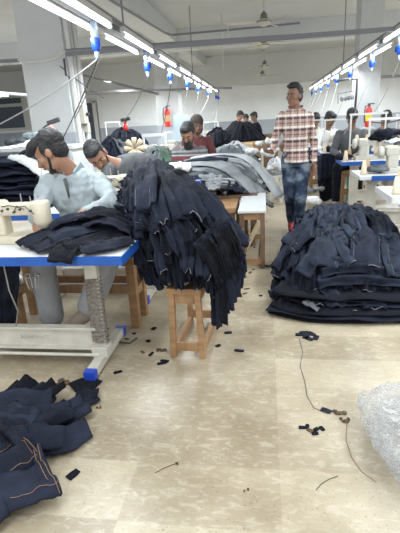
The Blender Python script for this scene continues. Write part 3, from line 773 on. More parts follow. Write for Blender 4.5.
# rope wound round the column
lx = TBL[1]-.28-tcx; ly = (2.07+.30-.03)-tcy
rp = [[V((lx+.045*math.cos(a*2*PI), ly+.033*math.sin(q_*a*2*PI), .14+.024*a)) for a in [i/12 for i in range(12*17)]] for q_ in (1, -1)]
tag(MB().tube([p+V((tcx, tcy, 0)) for p in rp[0]], .0085, 5).tube([p+V((tcx, tcy, 0)) for p in rp[1]], .0085, 5).build('wound_rope', 'rope'), 'grey-brown rope wound round the near table leg', 'rope')
mm_ = machine((-1.43, 2.40, .762), 'cream sewing machine on the near blue-edged table', 'cream'); mm_.scale = (.92, .92, .92)
tag(MB().tube([P(3, 262, 2.12), P(9, 290, 2.12), P(18, 311, 2.14), P(16, 326, 2.2)], .004, 5).build('hanging_wire', 'cablew'), 'thin pale wire hanging below the near table', 'wire')
t = thing('wire_basket', P(33, 283, 2.45), 'small wire scrap basket hooked under the near table', 'basket')
for i in range(8):
    a = i*PI/4; MB().bar((.045*math.cos(a), .045*math.sin(a), .05), (.03*math.cos(a), .03*math.sin(a), -.04), .004).build('wire', 'steel', t)
MB().tube([(.045*math.cos(i*PI/8), .045*math.sin(i*PI/8), .05) for i in range(17)], .004).build('rim', 'steel', t)
# wooden bench of the seated man
bench('wooden_bench', (-1.36, 2.93, 0), .98, .30, .575, 'long unpainted wooden bench under the seated man at left', rails=(.50,), leg=.06)
# garments on the table: black panels fanned under the man's hands
TG = 'black fabric pieces on the near table'
def tgar(pts, w, m, k, label, **kw):
    return garment('trouser_panel', pathfn(pts, w, arch=.012), m, label, 'garment', TG, seed=k, thick=.014, wave=.012, waves=4, **kw)
L_ = 'black garment panel fanned out on the near sewing table'
tgar([P(118, 226, 2.5), P(90, 232, 2.4), P(60, 240, 2.25), P(34, 251, 2.14)], .075, 'denim', 1, L_)
tgar([P(120, 232, 2.4), P(95, 238, 2.3), P(72, 246, 2.15), P(62, 256, 2.06), P(60, 263, 2.035)], .07, 'black', 2, L_)
tgar([P(112, 220, 2.55), P(80, 225, 2.45), P(50, 232, 2.35), P(22, 246, 2.20)], .07, 'denim', 3, L_)
tgar([P(128, 240, 2.3), P(105, 246, 2.17), P(80, 249, 2.12)], .07, 'denim', 4, L_)
tgar([P(122, 222, 2.5), P(100, 228, 2.42), P(72, 232, 2.3), P(50, 240, 2.22)], .06, 'denim2', 5, L_)
tgar([P(127, 233, 2.45), P(112, 240, 2.3), P(90, 244, 2.2), P(64, 247, 2.12)], .055, 'black', 6, L_)
tgar([P(100, 212, 2.6), P(84, 216, 2.45), P(62, 222, 2.38), P(52, 228, 2.36)], .05, 'denim', 7, L_)
L_ = 'bunched black cloth held under the hands of the man in pale blue'
tgar([P(84, 216, 2.50), P(98, 211, 2.50), P(114, 215, 2.50), P(124, 224, 2.48)], .06, 'black', 8, L_)
tgar([P(82, 220, 2.45), P(100, 215, 2.44), P(116, 219, 2.44), P(128, 229, 2.42)], .06, 'black', 9, L_)
tgar([P(86, 227, 2.4), P(104, 222, 2.38), P(120, 227, 2.38), P(130, 234, 2.40)], .06, 'denim', 10, L_)
o = MB(); o.ell(P(104, 223, 2.47), (.12, .08, .045)).ell(P(119, 226, 2.47), (.08, .08, .05)).ell(P(95, 228, 2.45), (.12, .1, .04))
o = remesh(o.build('cloth_bunch', 'black'), .012, .03, .05, 2); tag(o, 'rumpled heap of black cloth in front of the seated man', 'cloth')
# dark trousers hanging below the left end of the table
for k, (x0, x1) in enumerate(((-12, -8), (-2, 2), (8, 9))):
    garment('hanging_trousers', pathfn([P(x0+2, 262, 2.45), P(x0+2, 285, 2.45), P(x1, 320, 2.5), P(x1, 334, 2.5)], .06, side=(1, .15, 0)), 'denim', 'dark trousers hanging below the near table at the left edge', group='trousers hanging under the near table', seed=20+k, wave=.02)

# ------------------------------------------------------------------ seated man in pale blue
J = dict(pel=(-1.27, 3.00, .69), chest=(-1.25, 2.90, .92), neck=(-1.255, 2.86, 1.105), sh=((-1.425, 2.84, 1.03), (-1.075, 2.86, 1.02)),
         el=((-1.44, 2.66, .84), P(113, 202, 2.72)), wr=((-1.36, 2.50, .845), P(82, 214, 2.56)), hip=((-1.38, 2.98, .67), (-1.15, 2.98, .67)),
         kn=((-1.45, 2.62, .60), (-1.0, 2.64, .58)), an=((-1.46, 2.66, .12), (-1.17, 2.62, .22)), toe=((-1.46, 2.50, .05), (-1.245, 2.50, .16)))
man1 = person((-1.27, 3.0, 0), 'seated man in pale blue long shirt looking down to the left', J, (P(51, 154, 2.80), (-.84, -.16, -.54), (-.45, .0, .88)), 'skin', 'kurta', 'greytrouser', .0075,
       'swept', beard=.35, sc=1.06, topk=dict(sleeve=.82, disp=.045, ds=.075, knee=.082, cuff=.078), hands=(((.3, -.5, -.3), (0, 0, -1), .5, 1), ((-.8, -.3, -.25), (0, 0, -1), .5, -1)), collar='kurtatrim')
MB().cap(P(65, 180, 2.76)-V((-1.27, 3.0, 0)), P(69, 197, 2.755)-V((-1.27, 3.0, 0)), .012, .006).build('neck_placket', 'charcoal', man1, smooth=True)
# second worker leaning
J = dict(pel=(-.98, 4.10, .66), chest=(-1.06, 3.90, .92), neck=(-1.235, 3.72, 1.06), sh=((-1.27, 3.62, 1.02), (-.98, 3.86, 1.06)), el=((-1.30, 3.45, .84), (-.92, 3.72, .86)), wr=((-1.22, 3.28, .82), (-1.02, 3.46, .82)),
         hip=((-1.08, 4.05, .62), (-.88, 4.15, .62)), kn=((-1.25, 3.75, .58), (-.95, 3.78, .58)), an=((-1.25, 3.75, .12), (-.95, 3.8, .12)), toe=((-1.3, 3.6, .05), (-1.0, 3.65, .05)))
person((-.98, 4.10, 0), 'worker in charcoal shirt bent low over his work behind the black heap', J, (P(98, 157, 3.62), (.35, -.72, -.55), (-.42, -.15, .85)), 'skin', 'charcoal', 'charcoal', .009, 'short', beard=.2, hands=((( .2, -.9, -.1), (0, 0, -1), .4, 1), ((-.4, -.8, 0), (0, 0, -1), .4, -1)))
bench('wooden_bench', (-1.0, 4.12, 0), .6, .28, .53, 'wooden bench under the bent worker in charcoal', legm='wood')
T2 = sewing_table(-2.05, -.80, 3.18, 3.62, 'second sewing table behind the near one, in front of the charcoal-shirted worker', legs=(.3, .16), motor=False, stand=False)
machine((-1.22, 3.36, .762), 'cream sewing machine between the seated man and the bent worker', 'cream')
t = thing('thread_stand', P(38, 212, 3.24), 'thread stand with pink cone rising behind the seated man\'s head', 'thread stand')
b0 = t.location
MB().tube([V((0, 0, -.11)), P(39, 190, 3.24)-b0, P(44, 150, 3.24)-b0, P(44, 128, 3.24)-b0], .007).build('pole', 'white', t)
MB().tube([P(44, 133, 3.24)-b0, P(43, 128, 3.24)-b0, P(48, 124.5, 3.24)-b0], .006).bar(P(48, 123.5, 3.24)-b0, P(59, 119.5, 3.24)-b0, .03).build('guide_arm', 'darksteel', t)
MB().lathe([(.028, -.05), (.026, -.02), (.012, .035)], P(52, 128, 3.24)-b0).build('thread_cone', 'pinkcone', t, smooth=True)

# ================================================================== HEAP ON THE STOOL
class Bag: pass
def core(S, label, m='black', r=.08, axis=None, ins=(.10, .22), nu=7, nv=6, vr=(0, 1), ur=(0, 1), zmin=0.0):
    mb = MB()
    for i in range(nu+1):
        for j in range(nv+1):
            for d in ins:
                u = ur[0]+(ur[1]-ur[0])*i/nu; v = vr[0]+(vr[1]-vr[0])*j/nv; p, n = S.pn(u, v)
                if axis: q = p.lerp(V((axis[0], axis[1], p.z+.02)), d)
                else: q = p-V((0, 0, d))-n*.03
                rr = min(r, max(.03, q.z-zmin))
                if q.z-rr < zmin: q.z = zmin+rr
                mb.ell(q, rr, n=12, m=8)
    o = remesh(mb.build('garment_heap', m), .02, .03, .08, 2)
    return tag(o, label, 'heap', None, 'stuff')
rows = [[P(134, 182, 3.02), P(146, 176, 3.02), P(160, 177, 3.0), P(174, 186, 2.98), P(188, 196, 2.95)],
        [P(130, 196, 2.76), P(146, 195, 2.68), P(168, 196, 2.64), P(192, 202, 2.68), P(208, 210, 2.78)],
        [P(131, 216, 2.58), P(152, 226, 2.46), P(178, 226, 2.40), P(204, 230, 2.48), P(224, 236, 2.64)],
        [P(138, 250, 2.50), P(160, 254, 2.38), P(185, 256, 2.34), P(210, 262, 2.41), P(234, 258, 2.58)],
        [P(148, 280, 2.46), P(168, 283, 2.38), P(190, 284, 2.36), P(212, 296, 2.38), P(232, 288, 2.5)]]
SA = Surf(rows, (-.55, 3.0, .75))
core(SA, 'dark core of the black trouser heap leaning on the wooden stool', 'black', .075, axis=(-.50, 2.86), ins=(.3, .5, .72), vr=(.12, .93), ur=(.12, .9))
GA = 'trousers heaped on the wooden stool'
LA = ['black trousers with ragged hems in the heap leaning over the wooden stool', 'dark indigo trousers lying on the heap over the wooden stool']
k = 100
def ga(u0, v0, u1, v1, w, off, m, **kw):
    global k; k += 1
    kw.setdefault('thick', .020); kw.setdefault('wave', .020)
    return garment('trousers', on_surf(SA, u0, v0, u1, v1, w, off, kw.pop('off1', None), bend=rnd.uniform(-.03, .03)), m, LA[0] if m in ('black', 'denim') else LA[1], group=GA+(' ' if 0 else ('' if m in ('black', 'denim') else ', indigo ones')), seed=k, rag=.10, hem=(k % 5) if k % 2 else 0, **kw)
for i in range(22):
    u = i/21; ga(u*.92+.02, .52, u*1.0+.0, .98+rnd.uniform(-.05, .07), rnd.uniform(.035, .055), rnd.uniform(-.01, .015), rnd.choice(['black', 'denim', 'denim']), waves=3)
for i in range(20):
    u = i/19; ga(u*.85+.02, .30, u*.98+rnd.uniform(-.03, .03), .80+rnd.uniform(-.09, .07), rnd.uniform(.035, .06), rnd.uniform(.015, .04), rnd.choice(['black', 'denim', 'denim', 'denim2']), waves=3, off1=rnd.uniform(.03, .07))
for i in range(16):
    u = i/15; ga(u*.8, .12, min(1, u*.9+.12), .60+rnd.uniform(-.08, .07)+.06*u, rnd.uniform(.04, .065), rnd.uniform(.035, .06), rnd.choice(['denim', 'denim', 'black', 'denim2']), waves=3, off1=rnd.uniform(.05, .09))
for i in range(11):
    u = i/10; ga(.06+u*.74, .02, .02+u*1.0, .48+rnd.uniform(-.07, .04)+.05*u, rnd.uniform(.05, .085), .065+.008*(i % 3), rnd.choice(['denim', 'denim', 'denim2']), waves=3, off1=rnd.uniform(.075, .11))
ga(.26, -.03, .30, .44, .13, .085, 'denim2', off1=.115, waves=3, stitch=((2, 7), 'stitch', 20, 26))
ga(.50, -.02, .60, .50, .10, .085, 'denim', off1=.11, waves=2)
ga(.66, .0, .86, .55, .09, .08, 'denim', off1=.11, waves=2)
ga(.80, .0, 1.02, .66, .07, .07, 'denim', off1=.10, waves=2)
# left-hand frayed ends and right-hand fringe
for i in range(9):
    v = .03+.06*i; ga(.22, v, -.08+rnd.uniform(-.03, .03), v+.09, .035, .05+.01*(i % 3), rnd.choice(['black', 'denim', 'denim2']), waves=3)
for i in range(13):
    x = 214+i*2.1; y0 = 262-i*2; y1 = [326, 322, 318, 322, 312, 306, 308, 300, 292, 296, 286, 276, 270][i]
    garment('trousers', pathfn([P(x-14, y0-18, 2.15), P(x-3, y0+6, 2.36), P(x+2, (y0+y1)/2+4, 2.38), P(x+3, y1, 2.40)], .035, side=(1, -.5, -.2)), rnd.choice(['black', 'denim', 'denim']),
            'black trousers hanging in the fringe at the lower right of the stool heap', group='trouser ends hanging right of the stool', seed=300+i, rag=.05, thick=.024, wave=.012, n=20)
st = bench('wooden_stool', (-.462, 2.655, 0), .215, .52, .455, 'small worn wooden stool propping up the black trouser heap', topm='wood', rails=(.16,), cat='stool', leg=.036, splay=.012, topth=.035)
st.rotation_euler.z = -.06

# ================================================================== DENIM PILE ON THE FLOOR, RIGHT
rows = [[V((.25, 4.55, .06)), V((.45, 4.7, .30)), V((.68, 4.75, .36)), V((.95, 4.6, .33))],
        [P(302, 230, 4.15), P(325, 217, 4.2), P(350, 216, 4.2), P(383, 222, 4.1)],
        [P(290, 247, 3.85), P(322, 238, 3.75), P(355, 237, 3.7), P(392, 243, 3.7)],
        [P(282, 268, 3.55), P(315, 258, 3.4), P(350, 258, 3.35), P(402, 264, 3.35)],
        [P(278, 293, 3.34), P(312, 293, 3.17), P(348, 292, 3.13), P(404, 295, 3.12)]]
SB = Surf(rows, (.6, 3.9, -.3))
core(SB, 'dark core of the big denim pile on the floor at right', 'denim', .08, ins=(.08, .18, .3), vr=(.05, .92), ur=(.06, 1), zmin=.0)
GB = 'jeans in the big floor pile at right'; LB = 'dark blue jeans layered in the big pile on the floor at right'
for i in range(6):
    z = .018+.024*i; sh_ = rnd.uniform(-.05, .06); y = 3.11+.018*i+rnd.uniform(-.035, .035)
    pts = [V((.10+.01*i+sh_, y+.12, z)), V((.35, y+rnd.uniform(-.02, .02), z+.006*math.sin(i))), V((.65, y-.02, z+.004)), V((.95, y+rnd.uniform(-.02, .02), z)), V((1.28, y+.03, z))]
    garment('jeans', pathfn(pts, .20), ['black', 'denim', 'black', 'denim2', 'denim', 'black', 'denim2'][i], 'jeans folded flat in the bottom layers of the floor pile at right', group='bottom layers of the floor pile', seed=400+i, thick=.026, wave=.015, waves=3, n=40, rag=.03)
for i in range(7):
    a = -.25+.09*i; z = .02+.022*i
    pts = [V((.40, 3.45+.03*i, z)), V((.20, 3.42+.03*i, z)), V((.02+.012*i+rnd.uniform(-.02, .02), 3.40+.045*i, z*.8+.004))]
    garment('jeans', pathfn(pts, .085), rnd.choice(['denim', 'black', 'denim2']), 'trouser leg sticking out at the left foot of the floor pile', group='legs at the left foot of the floor pile', seed=430+i, thick=.024, wave=.010, n=16)
def gb(u0, v0, u1, v1, w, off, m, **kw):
    global k; k += 1
    kw.setdefault('thick', .024); kw.setdefault('wave', .026)
    return garment('jeans', on_surf(SB, u0, v0, u1, v1, w, off, kw.pop('off1', None), bend=rnd.uniform(-.04, .04)), m, LB, group=GB, seed=k, rag=.06, hem=(k % 5) if k % 3 == 0 else 0, **kw)
for i in range(9):
    u = i/8; gb(u*.9+.05, .35, u, .99+rnd.uniform(-.03, .03), .085, .0, rnd.choice(['denim', 'black', 'denim2']), waves=4)
for i in range(9):
    u = i/8; gb(u*.9+.06, .10, u*.98, .86+rnd.uniform(-.08, .04), .09, .022, rnd.choice(['denim2', 'denim', 'denim2']), waves=4, off1=.035)
for v in (.74, .80, .88, .95): gb(.42+rnd.uniform(-.04, .04), v, 1.05, v-.01, .045, .045, 'denim2', off1=.04)
for i in range(8):
    u = i/7; gb(.12+u*.78, .02, u*.98, .60+rnd.uniform(-.08, .10), .085, .045, rnd.choice(['denim2', 'denim3', 'denim2']), waves=4, off1=.06)
gb(.30, .0, .12, .62, .12, .065, 'denim2', off1=.07); gb(.42, -.02, .40, .52, .10, .075, 'denim3', off1=.08)
gb(.62, .0, .66, .50, .11, .07, 'denim2', off1=.08); gb(.85, .02, .88, .55, .10, .06, 'denim3', off1=.07)
gb(.25, .30, -.03, .80, .09, .06, 'denim2'); gb(.50, .52, .45, .86, .14, .07, 'denim3', stitch=((1, 8), 'stitch', 2, 24), off1=.075)
gb(.72, .50, .76, .86, .12, .07, 'denim2', stitch=((1, 8), 'stitch', 2, 24), off1=.07)
gb(.95, .50, .97, .90, .10, .065, 'denim3', stitch=((2, 7), 'stitch', 10, 26))
for i in range(16):
    u0 = rnd.uniform(.05, .9); v0 = rnd.uniform(.05, .55); a = rnd.uniform(-.9, .9); l_ = rnd.uniform(.3, .5)
    gb(u0, v0, max(-.02, min(1.05, u0+l_*math.sin(a))), min(.97, v0+l_*math.cos(a)), rnd.uniform(.04, .08), rnd.uniform(.06, .085), rnd.choice(['denim2', 'denim3', 'denim', 'denim3']), wave=.03, waves=2)
for i in range(9):
    x = .12+.12*i; z = rnd.uniform(.03, .11); y = 2.98+rnd.uniform(-.02, .03)
    garment('jeans', pathfn([V((x+rnd.uniform(-.1, .1), y+.30, z+.05)), V((x, y+.12, z+.035)), V((x+rnd.uniform(-.05, .05), y, z))], rnd.uniform(.05, .09)), rnd.choice(['denim', 'black', 'denim2']), 'trouser end drooping over the front edge of the floor pile', group='ends over the front of the floor pile', seed=460+i, thick=.022, wave=.018, n=14, rag=.1, hem=i % 3)
# grey patch on the front layer
t = thing('fabric_scrap', P(311, 311, 2.98), 'pale grey-green scrap lying at the front foot of the floor pile', 'scrap')
m_ = MB(); cloth_strip(m_, pathfn([V((-.05, .03, .06)), V((0, 0, .05)), V((.05, -.02, .02))], .03), n=10, thick=.006, zmin=-1); m_.build('cloth', 'grey2', t, smooth=True)

# ================================================================== TROUSERS ON THE FLOOR, LOWER LEFT
def trousers(name, waist, crotch, f1, f2, m, label, w=.085, z=.03, seed=0, stitch=False, grp=None):
    """waist/crotch/feet as points on the pile; one pair of trousers as one mesh"""
    waist, crotch = V(waist), V(crotch); mb = MB(); tops = []
    for i, f in enumerate((f1, f2)):
        f = [V(q) for q in f]; d = (crotch-waist).normalized(); sd = d.cross(V((0, 0, 1))).normalized()*(w*.85)*(1 if i else -1)
        pts = [waist+sd, waist.lerp(crotch, .5)+sd*1.05, crotch+sd*1.0]+f
        tops.append(cloth_strip(mb, pathfn(pts, w*1.30, wend=w*1.05, arch=.028), n=30, m=9, thick=.042, wave=.020, waves=3, seed=seed+i*3))
    o = mb.build(name, m, smooth=True); tag(o, label, 'trousers', grp)
    if stitch:
        for tp in tops:
            MB().tube([tp[i][1]+V((0, 0, .004))-o.location for i in range(0, 20)], .0012, 4).build('side_seam', 'orange', o)
            MB().tube([tp[2][j]+V((0, 0, .004))-o.location for j in range(0, 10)], .0014, 4).build('waist_stitching', 'orange', o)
            MB().tube([tp[5][j]+V((0, 0, .004))-o.location for j in range(2, 8)], .0012, 4).build('pocket_stitching', 'orange', o)
    return o
A_ = lambda px, py, z=.03: atz(px, py, z)
trousers('trousers', A_(-30, 440, .03), A_(-5, 430, .03), [A_(25, 405), A_(45, 392)], [A_(35, 430), A_(70, 412)], 'denim', 'black trousers at the bottom of the lower left floor pile', seed=1)
trousers('trousers', A_(5, 455, .05), A_(30, 438, .05), [A_(55, 420, .04), A_(85, 407, .03)], [A_(60, 440, .04), A_(84, 428, .03)], 'denim2', 'dark trousers spread to the right in the lower left floor pile', seed=5, w=.07)
trousers('trousers', A_(-25, 445, .08), A_(-8, 425, .085), [A_(12, 400, .09), A_(27, 384, .07)], [A_(22, 414, .09), A_(56, 388, .06)], 'black', 'black trousers with two rounded legs pointing away, lower left floor pile', seed=9, w=.062)
trousers('trousers', A_(5, 440, .12), A_(22, 430, .12), [A_(45, 418, .11), A_(72, 412, .09)], [A_(40, 436, .11), A_(64, 437, .08)], 'denim', 'rumpled dark trousers lying across the middle of the lower left pile', seed=13, w=.058)
trousers('trousers', A_(-20, 420, .10), A_(0, 412, .12), [A_(25, 402, .12), A_(52, 400, .10)], [A_(18, 420, .12), A_(38, 424, .11)], 'denim2', 'dark trousers folded over the black pair in the lower left pile', seed=17, w=.055)
trousers('trousers', A_(48, 468, .045), A_(25, 478, .045), [A_(0, 500, .04), A_(-30, 530, .03)], [A_(-10, 470, .05), A_(-50, 480, .05)], 'denim2', 'indigo trousers with orange stitched waistband at the lower left corner', seed=21, w=.085, stitch=True)
trousers('trousers', A_(20, 446, .08), A_(5, 456, .085), [A_(-10, 470, .08), A_(-35, 480, .06)], [A_(-15, 450, .08), A_(-40, 455, .06)], 'denim', 'dark trousers with waist uppermost under the corner pair, lower left', seed=25, w=.07, stitch=True)
garment('fabric_piece', pathfn([A_(72, 388, .008), A_(84, 383, .01), A_(97, 386, .008)], .055), 'black', 'flat black fabric piece behind the lower left floor pile', 'fabric', seed=31, thick=.01, wave=.004, n=14)
garment('fabric_piece', pathfn([A_(90, 405, .02), A_(86, 398, .04), A_(88, 390, .03)], .06), 'denim', 'black fabric end at the right tip of the lower left pile', 'fabric', seed=32, thick=.012, wave=.008, n=14)

# ================================================================== GREY HEAP IN THE MIDDLE
rows = [[P(158, 174, 5.6), P(195, 164, 5.7), P(235, 158, 5.8), P(262, 165, 5.9)],
        [P(158, 178, 5.2), P(198, 167, 5.2), P(240, 164, 5.4), P(268, 177, 5.6)],
        [P(165, 186, 4.95), P(200, 178, 4.85), P(236, 180, 5.0), P(272, 193, 5.35)],
        [P(175, 196, 4.85), P(205, 193, 4.72), P(236, 193, 4.85), P(275, 212, 5.3)]]
SC = Surf(rows, (-.5, 5.6, .3))
core(SC, 'dark inside of the grey garment heap in the middle of the hall', 'grey2', .08, ins=(.08, .2), vr=(.05, .95), ur=(.06, .94), zmin=.58)
def gc(u0, v0, u1, v1, w, off, m, label='grey trousers draped over the long heap in the middle of the hall', grp='grey trousers in the middle heap', **kw):
    global k; k += 1
    return garment('grey_trousers', on_surf(SC, u0, v0, u1, v1, w, off, bend=kw.pop('bend', rnd.uniform(-.08, .02))), m, label, group=grp, seed=k, thick=.022, wave=.014, waves=4, rag=.05, n=30, **kw)
for i in range(16):
    v = i/15; gc(rnd.uniform(.0, .25), v, rnd.uniform(.85, .98), min(.92, v+rnd.uniform(.0, .15)), .06, .01+.02*(i % 2), rnd.choice(['grey', 'grey2', 'grey']))
for i in range(12):
    v = i/11; gc(rnd.uniform(.15, .5), v*.8, rnd.uniform(.8, .98), min(.92, v*.8+rnd.uniform(.15, .3)), .06, .045, rnd.choice(['grey', 'grey3', 'grey', 'grey2']))
for i in range(4):
    gc(.05+.2*i, .70, .02+.2*i, 1.02, .08, .05, rnd.choice(['grey2', 'grey', 'denim2']))
gc(.30, .12, 1.02, .75, .09, .075, 'grey3', 'pale grey trousers arched over the top right of the middle heap', None, bend=-.14)
gc(.12, .40, .78, .95, .08, .075, 'grey', 'light grey trousers arched over the front of the middle heap', None, bend=-.14)
gc(.05, .30, .55, .42, .05, .08, 'denim2', 'dark folded strip on the left of the grey middle heap', None)
for (px, py, Y, s_, lab) in ((181, 166, 4.95, .10, 'crumpled white cloth on the left of the grey heap'), (262, 152, 6.0, .14, 'crumpled white cloth at the far right end of the grey heap'), (276, 168, 5.9, .12, 'white cloth tumbling off the right end of the grey heap'), (265, 142, 7.5, .14, 'white crumpled cloth behind the standing man\'s hand')):
    c0 = P(px, py, Y); m_ = MB()
    for q in range(6): m_.ell(c0+V((rnd.uniform(-s_, s_), rnd.uniform(-.05, .05), rnd.uniform(-.03, .04))), (rnd.uniform(.04, .09), .05, rnd.uniform(.02, .05)))
    tag(remesh(m_.build('crumpled_cloth', 'whitecloth'), .012, .05, .04, 1), lab, 'cloth')
t = thing('sorting_table', (-.66, 5.35, 0), 'low table carrying the grey garment heap', 'table')
MB().box((0, 0, .56), (1.15, 1.0, .03)).build('top', 'wooddark', t)
for sx in (-1, 1):
    for sy in (-1, 1): MB().box((sx*.52, sy*.45, .27), (.05, .05, .545)).build('leg', 'wooddark', t)

# benches by the middle heap
bt = bench('white_topped_bench', (-.125, 4.55, 0), .98, .255, .565, 'narrow bench with white laminate top in the aisle', topm='laminate', legm='wooddark', railm='wood', axis='y', rails=(.12,), leg=.04, topth=.025)
bb = bench('wooden_bench', (-.42, 4.72, 0), .85, .27, .545, 'brown topped bench with yellow tape beside the white topped one', topm='wood', legm='wooddark', railm='wooddark', axis='y', rails=(.2,), leg=.04, topth=.05)
MB().box((-.02, -.425, .52), (.09, .012, .045)).box((-.02, -.39, .547), (.09, .06, .004)).build('yellow_tape', 'yellow', bb)
tag(MB().bar(P(246, 249, 4.42), P(258, 224, 4.75), .06, .018, up=(1, -.6, 0)).build('plank', 'woodpale'), 'pale plank leaning inside the white topped bench', 'plank')
tag(MB().box((-.44, 4.25, .27), (.20, .012, .40)).build('hardboard_sheet', 'laminate'), 'white board standing below the yellow tape', 'board')
tag(MB().box(P(194, 183, 4.4), (.13, .08, .05)).build('blue_box', 'bluesock', bevel=.01), 'small bright blue item on the left of the grey heap', 'box')
tag(MB().box(P(118, 222, 2.64), (.10, .06, .03)).build('blue_clip', 'bluesock'), 'small blue item peeping out behind the seated man\'s elbow', 'clip')

# ================================================================== STANDING MAN
Q = lambda px, py, Y: P(px, py, Y)
J = dict(pel=(.335, 5.24, .92), chest=(.325, 5.22, 1.20), neck=(.325, 5.21, 1.425), sh=((.175, 5.20, 1.36), (.470, 5.24, 1.345)),
         el=((.105, 5.20, 1.10), (.535, 5.27, 1.06)), wr=((.075, 5.00, 1.00), (.535, 5.20, .84)), hip=((.25, 5.24, .88), (.42, 5.25, .88)),
         kn=((.275, 5.22, .50), (.39, 5.12, .48)), an=((.31, 5.50, .13), (.375, 5.20, .095)), toe=((.30, 5.38, .05), (.37, 5.02, .035)))
sm = person((.335, 5.24, 0), 'standing young man in pink plaid shirt and ripped blue jeans', J, ((.305, 5.17, 1.545), (-.60, -.80, .0), (0, 0, 1)), 'skin2', 'plaid', 'ripped', .007, 'tall', beard=.0, sc=.94, shoes='redshoe',
       topk=dict(sleeve=.92, disp=.02, ds=.06, skirt=.05, cuff=.058, low=-.01, wid=.88, arm=.86), hands=(((-.6, -.6, .1), (0, 0, 1), .6, -1), ((-.05, -.1, -1), (-.3, -.3, 0), .35, 1)), collar=None)
for s_ in (-1, 1):
    MB().bar((-.01+s_*.012, -.088, .50+.86), (-.01+s_*.06, -.01, .595+.86), .045, .012).build('collar', 'plaid', sm)
tag(MB().box(P(269, 151, 4.98), (.07, .02, .03), Matrix.Rotation(.4, 3, 'Z')).build('scissors_case', 'darksteel', bevel=.004), 'small dark tool in the standing man\'s raised hand', 'tool')

# ================================================================== GENERIC BACKGROUND FIGURES
def rotz(v, a): c, s = math.cos(a), math.sin(a); return V((v[0]*c-v[1]*s, v[0]*s+v[1]*c, v[2]))
def bgperson(px, py, Y, label, skin='skin', top='charcoal', yaw=0, lean=.12, look=(0, -.9, -.35), hair='short', beard=0, cap=None, standing=False, topk=None, sc=1., hz=None):
    hc = P(px, py, Y)
    nk = hc+rotz((0, .04, -.155), yaw); g = lambda x, y, z: nk+rotz((x, y, z), yaw)
    fl = -nk.z
    if standing:
        pel = g(0, lean, -.53); d = dict(kn=(g(-.1, lean-.05, fl+.49), g(.1, lean-.02, fl+.49)), an=(g(-.1, lean, fl+.1), g(.1, lean+.03, fl+.1)), toe=(g(-.1, lean-.16, fl+.04), g(.1, lean-.13, fl+.04)), hip=(g(-.09, lean, -.58), g(.09, lean, -.58)))
    else:
        pel = g(0, lean+.04, -.48); d = dict(kn=(g(-.15, lean-.38, -.52), g(.15, lean-.38, -.52)), an=(g(-.15, lean-.38, fl+.1), g(.15, lean-.38, fl+.1)), toe=(g(-.15, lean-.54, fl+.04), g(.15, lean-.54, fl+.04)), hip=(g(-.1, lean+.03, -.5), g(.1, lean+.03, -.5)))
    J = dict(pel=pel, chest=g(0, lean*.5, -.22), neck=nk, sh=(g(-.175, .02, -.06), g(.175, .02, -.06)), el=(g(-.24, -.05, -.30), g(.24, -.05, -.30)), wr=(g(-.13, -.26, -.33), g(.13, -.26, -.33)), **d)
    return person((pel.x, pel.y, 0), label, J, (hc, rotz(look, yaw), (0, .0, 1)), skin, top, 'black', .012, hair, beard, cap, topk=topk or {}, sc=sc, hands=((rotz((.3, -.9, 0), yaw), (0, 0, -1), .4, 1), (rotz((-.3, -.9, 0), yaw), (0, 0, -1), .4, -1)))
bgperson(188, 135, 6.2, 'bearded worker in striped maroon and grey shirt behind the grey heap', top='stripe', look=(-.15, -.85, -.55), beard=2.6, sc=1.2, topk=dict(sleeve=.5))
bgperson(197, 126, 7.0, 'worker in maroon shirt and tan hood behind the bearded man', skin='skin2', sc=1.08, top='maroon', yaw=.3, look=(0, -.95, -.2), beard=.1, cap='hood')
bgperson(254, 117, 13.6, 'man in black shirt standing far back in profile', skin='skin2', top='black', yaw=-1.3, look=(0, -.9, -.4), standing=True)
bgperson(240, 116, 13.2, 'dark-clothed man bending over the far black heap', top='charcoal', yaw=1.0, look=(0, -.8, -.6), standing=True, lean=.3)
bgperson(246, 119, 14.2, 'man in pale yellow shirt far back beside the black heap', top='yshirt', yaw=.5, look=(0, -.8, -.5), standing=True, lean=.2)
bgperson(352, 118, 7.0, 'worker in charcoal shirt with bowed head beside the red cylinder', skin='skin2', top='charcoal', yaw=-.3, look=(.1, -.55, -.85), lean=.15)
bgperson(330, 120, 8.2, 'dark-haired worker in white shirt leaning to the right behind machines', skin='skin2', top='whitecloth', yaw=.5, look=(.2, -.8, -.5), lean=.2)
bgperson(316, 120, 9.6, 'worker in cream top half hidden by the plaid-shirted man', skin='skin2', top='yshirt', yaw=.2, look=(0, -.8, -.6), lean=.2)
bgperson(386, 119, 8.2, 'worker in charcoal at the right edge behind the white frame', skin='skin2', top='charcoal', yaw=.2, look=(0, -.6, -.8), lean=.2)
def stool(x, y, h, lab): bench('wooden_stool', (x, y, 0), .34, .30, h, lab, cat='stool')
for (px, py, Y, yaw, lean, lab) in ((188, 135, 6.2, 0, .12, 'stool under the bearded worker'), (197, 126, 7.0, .3, .12, 'stool under the maroon-shirted worker'), (352, 118, 7.0, -.3, .15, 'stool under the worker beside the red cylinder'),
                             (330, 120, 8.2, .5, .2, 'stool under the white-shirted worker'), (316, 120, 9.6, .2, .2, 'stool under the cream-topped worker'), (386, 119, 8.2, .2, .2, 'stool under the worker at the right edge')):
    hc = P(px, py, Y); q = hc+rotz((0, .04, -.155), yaw)+rotz((0, lean+.04, -.48), yaw); stool(q.x, q.y, q.z-.115, lab)

